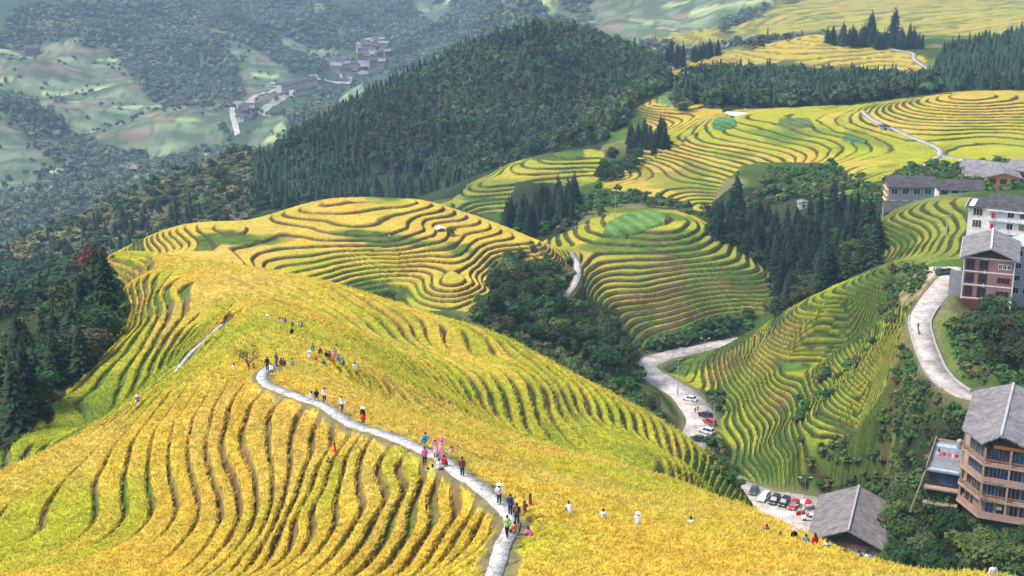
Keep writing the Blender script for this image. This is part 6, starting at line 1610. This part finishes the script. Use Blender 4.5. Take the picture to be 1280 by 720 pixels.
car(968, 629, 314, 238, BK, True, 'black car next to the white one in the car park row')
car(980, 632, 312.5, 238, BK, True, 'black car next to the red one in the car park row')
car(992, 636, 310, 240, RD, True, 'red car in the car park row')
car(1013, 652, 302, 170, WH, False, 'white car parked close to the big tiled roof')
def truck():
    p = pt(1180, 340, 352); t = thing('small_truck', 'small dark green farm truck on the dirt yard above the upper road', 'truck', (p.x, p.y, g1(p.x, p.y)), R(200)); g = paint((.02, .10, .075))
    MB().box(-2.4, .7, -.85, .85, .62, .78).box(-2.4, .7, -.85, -.79, .79, 1.3).box(-2.4, .7, .79, .85, .79, 1.3).box(-2.4, -2.34, -.78, .78, .79, 1.3).box(.64, .7, -.78, .78, .79, 1.5).build('cargo_bed', g, t)
    c = MB(); c.prism([(.8, -.82), (2.3, -.82), (2.3, .82), (.8, .82)], .5, 1.2); c.build('cab', g, t, .04)
    MB().poly([(.85, -.78, 1.2), (2.2, -.78, 1.2), (1.8, -.7, 1.85), (.85, -.7, 1.85)]).poly([(.85, .78, 1.2), (.85, .7, 1.85), (1.8, .7, 1.85), (2.2, .78, 1.2)]).poly([(2.2, -.78, 1.2), (2.2, .78, 1.2), (1.8, .7, 1.85), (1.8, -.7, 1.85)]).poly([(.85, -.78, 1.2), (.85, -.7, 1.85), (.85, .7, 1.85), (.85, .78, 1.2)]).build('windows', M_glass, t)
    MB().box(.82, 1.85, -.72, .72, 1.84, 1.92).build('roof', g, t)
    for x in (1.6, -1.5):
        for y in (-.78, .78): w = MB().cyl((x, y - .1, .36), (x, y + .1, .36), .36, .36, 14).build('wheel', M_tyre, t)
truck()
def motorbike(px, py, Y, head, col, label, z=None, n=1):
    X = ray(px, py)[0] * Y; z = g1(X, Y) + .02
    for line, ws in ((ROAD1, ROAD1_W), (ROAD2, ROAD2_W)):
        d, rz, wd = seg_dist(np.array([X]), np.array([Y]), line, ws)
        if d[0] < wd[0] * .5 + 2: z = float(rz[0]) + .07
    t = thing('motorbike', label, 'motorbike', (X, Y, z), R(head))
    for x in (.62, -.60): MB().cyl((x, -.05, .30), (x, .05, .30), .30, .30, 14).build('wheel', M_tyre, t)
    b = MB(); b.bar((-.55, 0, .42), (.35, 0, .55), .13); b.bar((.35, 0, .5), (.55, 0, .95), .09); b.bar((.62, 0, .3), (.50, 0, .95), .035); b.bar((-.75, 0, .66), (-.35, 0, .60), .10)
    b.build('body', paint(col), t, .02); MB().box(-.70, .10, -.14, .14, .70, .80).build('seat', M_tyre, t, .02); MB().bar((.48, -.34, 1.0), (.48, .34, 1.0), .025).build('handlebar', M_metal, t)
motorbike(1163, 337, 355, 30, RD, 'red motorbike left of the green truck on the dirt yard')
motorbike(1168, 335, 357, 60, (.5, .05, .2), 'pink motorbike beside the green truck on the dirt yard')
motorbike(1148, 416, 311, 80, BK, 'black motorbike parked on the outer edge of the upper road')
motorbike(1016, 631, 309, 80, WH, 'white scooter by the red parasol near the big tiled roof')
motorbike(1020, 632, 308, 100, WH, 'second white scooter closest to the big tiled roof')
person(1147, 416, 'stand', 180, 'dgrey', 'navy', 'person beside the black motorbike on the upper road', Y=313)

# ------------------------------------------------------------------ poles, wires, parasol and other small things
def way_z(X, Y):
    z = g1(X, Y)
    for line, ws in ((ROAD1, ROAD1_W), (ROAD2, ROAD2_W)):
        d, rz, wd = seg_dist(np.array([X]), np.array([Y]), line, ws)
        if d[0] < wd[0] * .5 + 1: z = float(rz[0])
    return z
def utility_pole(px, py, Y, h, arms, label, rot=0, group='utility poles'):
    X = ray(px, py)[0] * Y; t = thing('utility_pole', label, 'pole', (X, Y, way_z(X, Y)), R(rot), group)
    MB().cyl((0, 0, -.8), (0, 0, h), .17, .11, 10).build('pole', M_conc, t, smooth=False)
    for k in range(arms):
        z = h - .4 - 2.2 * k; a = MB().box(-1.1, 1.1, -.22, -.12, z - .06, z + .06).build('crossarm', M_metal, t)
        for x in (-1.0, -.35, .35, 1.0): MB().cyl((x, -.17, z + .06), (x, -.17, z + .3), .06, .04, 8).build('insulator', M_white, a)
    return Vector((X, Y, way_z(X, Y) + h - .3))
U1 = utility_pole(847, 493, 383, 11.5, 2, 'tall concrete utility pole with two crossarms beside the lower road', 10)
U2 = utility_pole(892, 530, 355, 8.5, 1, 'pale utility pole right of the roadside row of cars', 20)
U3 = utility_pole(925, 608, 318, 5.5, 1, 'short utility pole at the entrance of the car park', 0)
U4 = utility_pole(769, 270, 527, 9.5, 2, 'utility pole on the oval topped hill', 0)
U5 = utility_pole(1003, 380, 470, 11, 1, 'utility pole in the trees beyond the lime terraces', 0)
U6 = utility_pole(1182, 300, 420, 7, 1, 'thin pole beside the white guesthouse', 0)
def wire(a, b, label, sag=2.0):
    m = MB(); n = 14; last = None
    for k in range(n + 1):
        t = k / n; p = a.lerp(b, t); p.z -= sag * 4 * t * (1 - t)
        if last is not None: m.bar(last, p, .035)
        last = p
    tag(m.build('power_line', M_dwood), label, 'power line')
wire(U1, U2, 'power line from the two armed pole down to the roadside cars', .8)
wire(U2, U3, 'power line over the roadside cars to the car park pole', 1.2)
wire(U4, U4 + Vector((175, -55, 2)), 'power line from the oval hill across the ravine wood', 4.0)
wire(U4 + Vector((0, 0, -2)), U4 + Vector((172, -57, -1)), 'lower power line from the oval hill across the ravine wood', 4.0)
wire(U4, U4 + Vector((-110, 40, -6)), 'power line from the oval hill over the small copse', 3.0)
def street_lamp(px, py, Y, h, label, rot=0):
    X = ray(px, py)[0] * Y; t = thing('street_lamp', label, 'street lamp', (X, Y, way_z(X, Y)), R(rot), 'street lamps')
    MB().cyl((0, 0, -.3), (0, 0, h), .09, .06, 8).build('pole', M_metal, t); m = MB()
    m.bar((0, 0, h - .6), (1.0, 0, h), .04); m.bar((0, 0, h - .6), (-1.0, 0, h), .04); m.build('arm', M_metal, t)
    for s in (-1, 1): MB().box(s * 1.25 - .35, s * 1.25 + .35, -.14, .14, h - .03, h + .09).build('lamp_head', M_white, t, .02)
street_lamp(881, 434, 433, 4.6, 'double armed street lamp beside the far stretch of the lower road')
street_lamp(1005, 628, 313, 6.5, 'slim street lamp behind the red parasol in the car park')
street_lamp(1001, 656, 303, 3.6, 'dark lamp post in front of the red kiosk in the car park')
for px, py, lab in ((851, 437, 'left white notice board beside the lower road'), (855, 436, 'right white notice board beside the lower road')):
    p = pt(px, py, 430); t = thing('notice_board', lab, 'sign', (p.x, p.y, way_z(p.x, p.y)), 0, 'notice boards')
    MB().box(-.45, .45, -.04, .04, .7, 1.9).build('board', M_white, t); MB().box(-.4, -.34, -.03, .03, -.3, .69).box(.34, .4, -.03, .03, -.3, .69).build('posts', M_metal, t)
def parasol(px, py, Y, c1, label, r=1.5):
    X = ray(px, py)[0] * Y; t = thing('parasol', label, 'parasol', (X, Y, way_z(X, Y) + .05), .3)
    MB().cyl((0, 0, 0), (0, 0, 2.5), .03, .03, 8).build('pole', M_metal, t); n = 8; v = [(0, 0, 2.75)]; f = []; mi = []
    for k in range(n): a = 6.2832 * k / n; v.append((r * math.cos(a), r * math.sin(a), 2.15))
    for k in range(n): a = 6.2832 * k / n; v.append((r * 1.0 * math.cos(a), r * 1.0 * math.sin(a), 1.98))
    for k in range(n): f += [(0, 1 + k, 1 + (k + 1) % n)]; mi.append(k % 2)
    for k in range(n): f += [(1 + k, 1 + n + k, 1 + n + (k + 1) % n, 1 + (k + 1) % n)]; mi.append(k % 2)
    me = bpy.data.meshes.new('canopy'); me.from_pydata(v, [], f); me.update(); o = add_obj('canopy', me, [cloth(K['red']), cloth(K['white'])], t)
    for k, p in enumerate(me.polygons): p.material_index = 0 if (k % n) in c1 else 1
    MB().cyl((0, 0, 0), (0, 0, .15), .35, .3, 12).build('base', M_conc, t)
parasol(1007, 634, 308.5, (0, 1, 2, 5, 6, 7), 'red and white parasol in the car park beside the red car')
def stall():
    X = ray(1001, 641)[0] * 306; t = thing('drinks_stall', 'red counter stall under the parasol in the car park', 'stall', (X - .2, 305.5, way_z(X, 306) + .05), R(8))
    MB().box(-1.0, 1.0, -.35, .35, 0, .95).build('counter', M_red, t, .02); MB().box(-1.1, 1.1, -.45, .45, .96, 1.02).build('counter_top', M_wood, t)
    for x in (-.5, .1, .6): MB().box(x - .18, x + .18, -.2, .2, 1.03, 1.32).build('crate', M_cream, t)
stall()
def rail(px0, line_idx, ws, lab):
    pass
def road_wall(line, ws, side, k0, k1, label, h=.55, step=1, name='road_wall', mat=None):
    P_, Wd = dense_way(line, ws); t = None; m = MB()
    q = []
    for i in range(k0, k1):
        d = P_[min(i + 1, len(P_) - 1)] - P_[max(i - 1, 0)]; d.z = 0; d.normalize(); s = Vector((d.y, -d.x, 0)); q.append(P_[i] + s * side * (Wd[i] * .5 + .12))
    b = 0
    for i, p in enumerate(q):
        n = (q[min(i + 1, len(q) - 1)] - q[max(i - 1, 0)]); n.z = 0; n.normalize(); s = Vector((n.y, -n.x, 0)) * .16
        m.v += [tuple(p - s + Vector((0, 0, -.7))), tuple(p - s + Vector((0, 0, h))), tuple(p + s + Vector((0, 0, h))), tuple(p + s + Vector((0, 0, -.7)))]
        if i:
            o = (i - 1) * 4
            m.f += [(o + k, o + (k + 1) % 4, o + 4 + (k + 1) % 4, o + 4 + k) for k in range(4)]
    m.f += [(3, 2, 1, 0), tuple(len(m.v) - 4 + k for k in range(4))]
    o = m.build(name, mat or M_conc); tag(o, label, 'wall')
road_wall(ROAD2, ROAD2_W, -1, 10, 40, 'low stone parapet on the tree side of the upper road', .5)
road_wall(ROAD2, ROAD2_W, 1, 14, 38, 'low kerb wall on the terrace side of the upper road', .3)
# pylons in the far valley
def pylon(px, py, h, label):
    X, Y, z = hit(px, py, ymin=1500); t = thing('lattice_pylon', label, 'pylon', (X, Y, g1(X, Y)), .4, 'lattice pylons'); m = MB(); w = h * .10
    for sx in (-1, 1):
        for sy in (-1, 1): m.bar((sx * w, sy * w, -2), (sx * w * .18, sy * w * .18, h), .28)
    for k in range(7):
        z0, z1 = h * k / 7, h * (k + 1) / 7; a, b = w * (1 - .82 * k / 7), w * (1 - .82 * (k + 1) / 7)
        for s in (-1, 1): m.bar((-a, s * a, z0), (b, s * b, z1), .16); m.bar((a, s * a, z0), (-b, s * b, z1), .16); m.bar((s * a, -a, z0), (s * b, b, z1), .16)
    m.build('tower', M_metal, t)
    for k, L in ((.74, 6.5), (.86, 5.5), (.96, 4.0)): MB().bar((-L, 0, h * k), (L, 0, h * k), .26).build('arm', M_metal, t)
pylon(253, 84, 34, 'lattice pylon on the wooded far left slope')
pylon(428, 66, 40, 'lattice pylon above the far village')
pylon(315, 24, 40, 'lattice pylon high on the far left mountain')
# bent pale trunk beside the big roof
def pale_trunk():
    X = ray(1108, 697)[0] * 262; t = thing('dead_tree', 'bent pale dead trunk right of the big tiled roof', 'tree', (X, 262, g1(X, 262)), 0); m = MB(); z = pt(1108, 697, 262).z - g1(X, 262)
    pts = [Vector((0, 0, -1)), Vector((0, 0, z)), Vector((.3, 0, z + 3)), Vector((1.2, 0, z + 5)), Vector((2.2, 0, z + 6.2))]
    for a, b, r0, r1 in zip(pts[:-1], pts[1:], (.4, .36, .3, .22), (.36, .3, .22, .12)): m.cyl(a, b, r0, r1, 8)
    m.build('trunk', M_conc, t)
pale_trunk()

# on the houses
gh = bpy.data.objects['balconied_guesthouse']; bh = bpy.data.objects['tall_brick_house']
def on(o, x, y, z): return o.location + Matrix.Rotation(o.rotation_euler.z, 3, 'Z') @ Vector((x, y, z))
z1 = pt(1184, 543, 256).z - gh.location.z
p_ = person(1183, 562, 'stand', 40, 'navy', 'dgrey', 'person in dark blue on the flat terrace roof of the guesthouse wing', Y=250); p_.location = on(gh, -11.2, 13.5, z1)
def tank(o, x, y, z, label):
    t = thing('water_tank', label, 'water tank', tuple(on(o, x, y, z)), 0, 'water tanks'); MB().cyl((0, 0, .3), (0, 0, 1.7), .6, .6, 14).build('tank', M_metal, t); MB().cyl((0, 0, 1.7), (0, 0, 1.95), .6, .15, 14).build('lid', M_metal, t)
    for a in (0, 2.1, 4.2): MB().bar((.45 * math.cos(a), .45 * math.sin(a), 0), (.45 * math.cos(a), .45 * math.sin(a), .3), .05).build('leg', M_metal, t)
tank(gh, -8.0, 18.2, z1, 'steel water tank on the flat terrace roof of the guesthouse wing')
def laundry(o, x0, x1, y, z, label):
    t = thing('laundry_line', label, 'laundry', tuple(on(o, x0, y, z)), o.rotation_euler.z); L = x1 - x0
    MB().bar((0, 0, 1.9), (L, 0, 1.9), .015).build('line', M_metal, t)
    for x in (0, L): MB().bar((x, 0, 0), (x, 0, 1.9), .03).build('post', M_metal, t)
    k = 0; x = .25
    while x < L - .5:
        w = random.uniform(.35, .7); MB().slab([(x, -.015, 1.88), (x + w, -.015, 1.88), (x + w, .03, 1.88 - random.uniform(.6, 1.1)), (x, .03, 1.88 - random.uniform(.6, 1.1))], .012).build('hanging_cloth', cloth(K[random.choice(['white', 'blue', 'pink', 'grey', 'red', 'cream'])]), t); x += w + random.uniform(.08, .3)
laundry(gh, -11.8, -7.2, 11.0, z1, 'laundry line with pale cloths on the flat terrace roof')
laundry(bh, -8.3, -3.2, -1.2, .3, 'laundry line on the railed terrace at the foot of the brick house')
# ------------------------------------------------------------------ camera, light, air
cam = bpy.data.cameras.new('camera'); cam_o = bpy.data.objects.new('camera', cam); COL.objects.link(cam_o)
cam.sensor_width = 36.0; cam.lens = 36.0 * FOC / 1280.0; cam.clip_end = 30000; cam.clip_start = .5
cam_o.rotation_euler = (R(90) - PITCH, 0, 0); scene.camera = cam_o
SUN_EL, SUN_AZ = 55.0, -105.0      # height above the horizon; bearing from straight ahead (minus = to the left)
world = bpy.data.worlds.new('World'); scene.world = world; world.use_nodes = True
wt = world.node_tree; bg = wt.nodes['Background']
sky = wt.nodes.new('ShaderNodeTexSky'); sky.sky_type = 'NISHITA'; sky.sun_disc = False
sky.sun_elevation = R(SUN_EL); sky.sun_rotation = R(SUN_AZ); sky.air_density = 1.0; sky.dust_density = 2.5
wt.links.new(sky.outputs[0], bg.inputs['Color']); bg.inputs['Strength'].default_value = .13
sl = bpy.data.lights.new('sun', 'SUN'); sl.energy = 1.5; sl.angle = R(12); sl.color = (1, .95, .86)
so = bpy.data.objects.new('sun', sl); COL.objects.link(so)
d = Vector((math.sin(R(SUN_AZ)) * math.cos(R(SUN_EL)), math.cos(R(SUN_AZ)) * math.cos(R(SUN_EL)), math.sin(R(SUN_EL))))
so.rotation_euler = d.to_track_quat('Z', 'Y').to_euler()
so.location = (0, 0, 300)
scene.view_settings.view_transform = 'Standard'; scene.view_settings.look = 'None'
scene.view_settings.exposure = EXPOSURE; scene.view_settings.gamma = 1.0; scene.view_settings.use_curve_mapping = False
cy = scene.cycles
cy.max_bounces = 5; cy.diffuse_bounces = 2; cy.glossy_bounces = 2; cy.transmission_bounces = 3; cy.volume_bounces = 0; cy.transparent_max_bounces = 6
cy.caustics_reflective = False; cy.caustics_refractive = False
scene.render.use_persistent_data = False
def build_haze():
    x0, x1, y0, y1, z0, z1 = -6600, 6600, -60, 11200, -1100, 1900
    v = [(x, y, z) for z in (z0, z1) for y in (y0, y1) for x in (x0, x1)]
    f = [(0, 2, 3, 1), (4, 5, 7, 6), (0, 1, 5, 4), (2, 6, 7, 3), (0, 4, 6, 2), (1, 3, 7, 5)]
    o = add_obj('haze', np_mesh('haze', np.array(v), np.array(f)))
    m = bpy.data.materials.new('air'); m.use_nodes = True; nt = m.node_tree
    nt.nodes.remove(nt.nodes['Principled BSDF'])
    pv = nt.nodes.new('ShaderNodeVolumePrincipled'); pv.inputs['Color'].default_value = (.52, .76, 1, 1)
    pv.inputs['Density'].default_value = HAZE; pv.inputs['Anisotropy'].default_value = 0
    nt.links.new(pv.outputs[0], nt.nodes['Material Output'].inputs['Volume'])
    o.data.materials.append(m); setting(o, 'stuff')
if HAZE: build_haze()
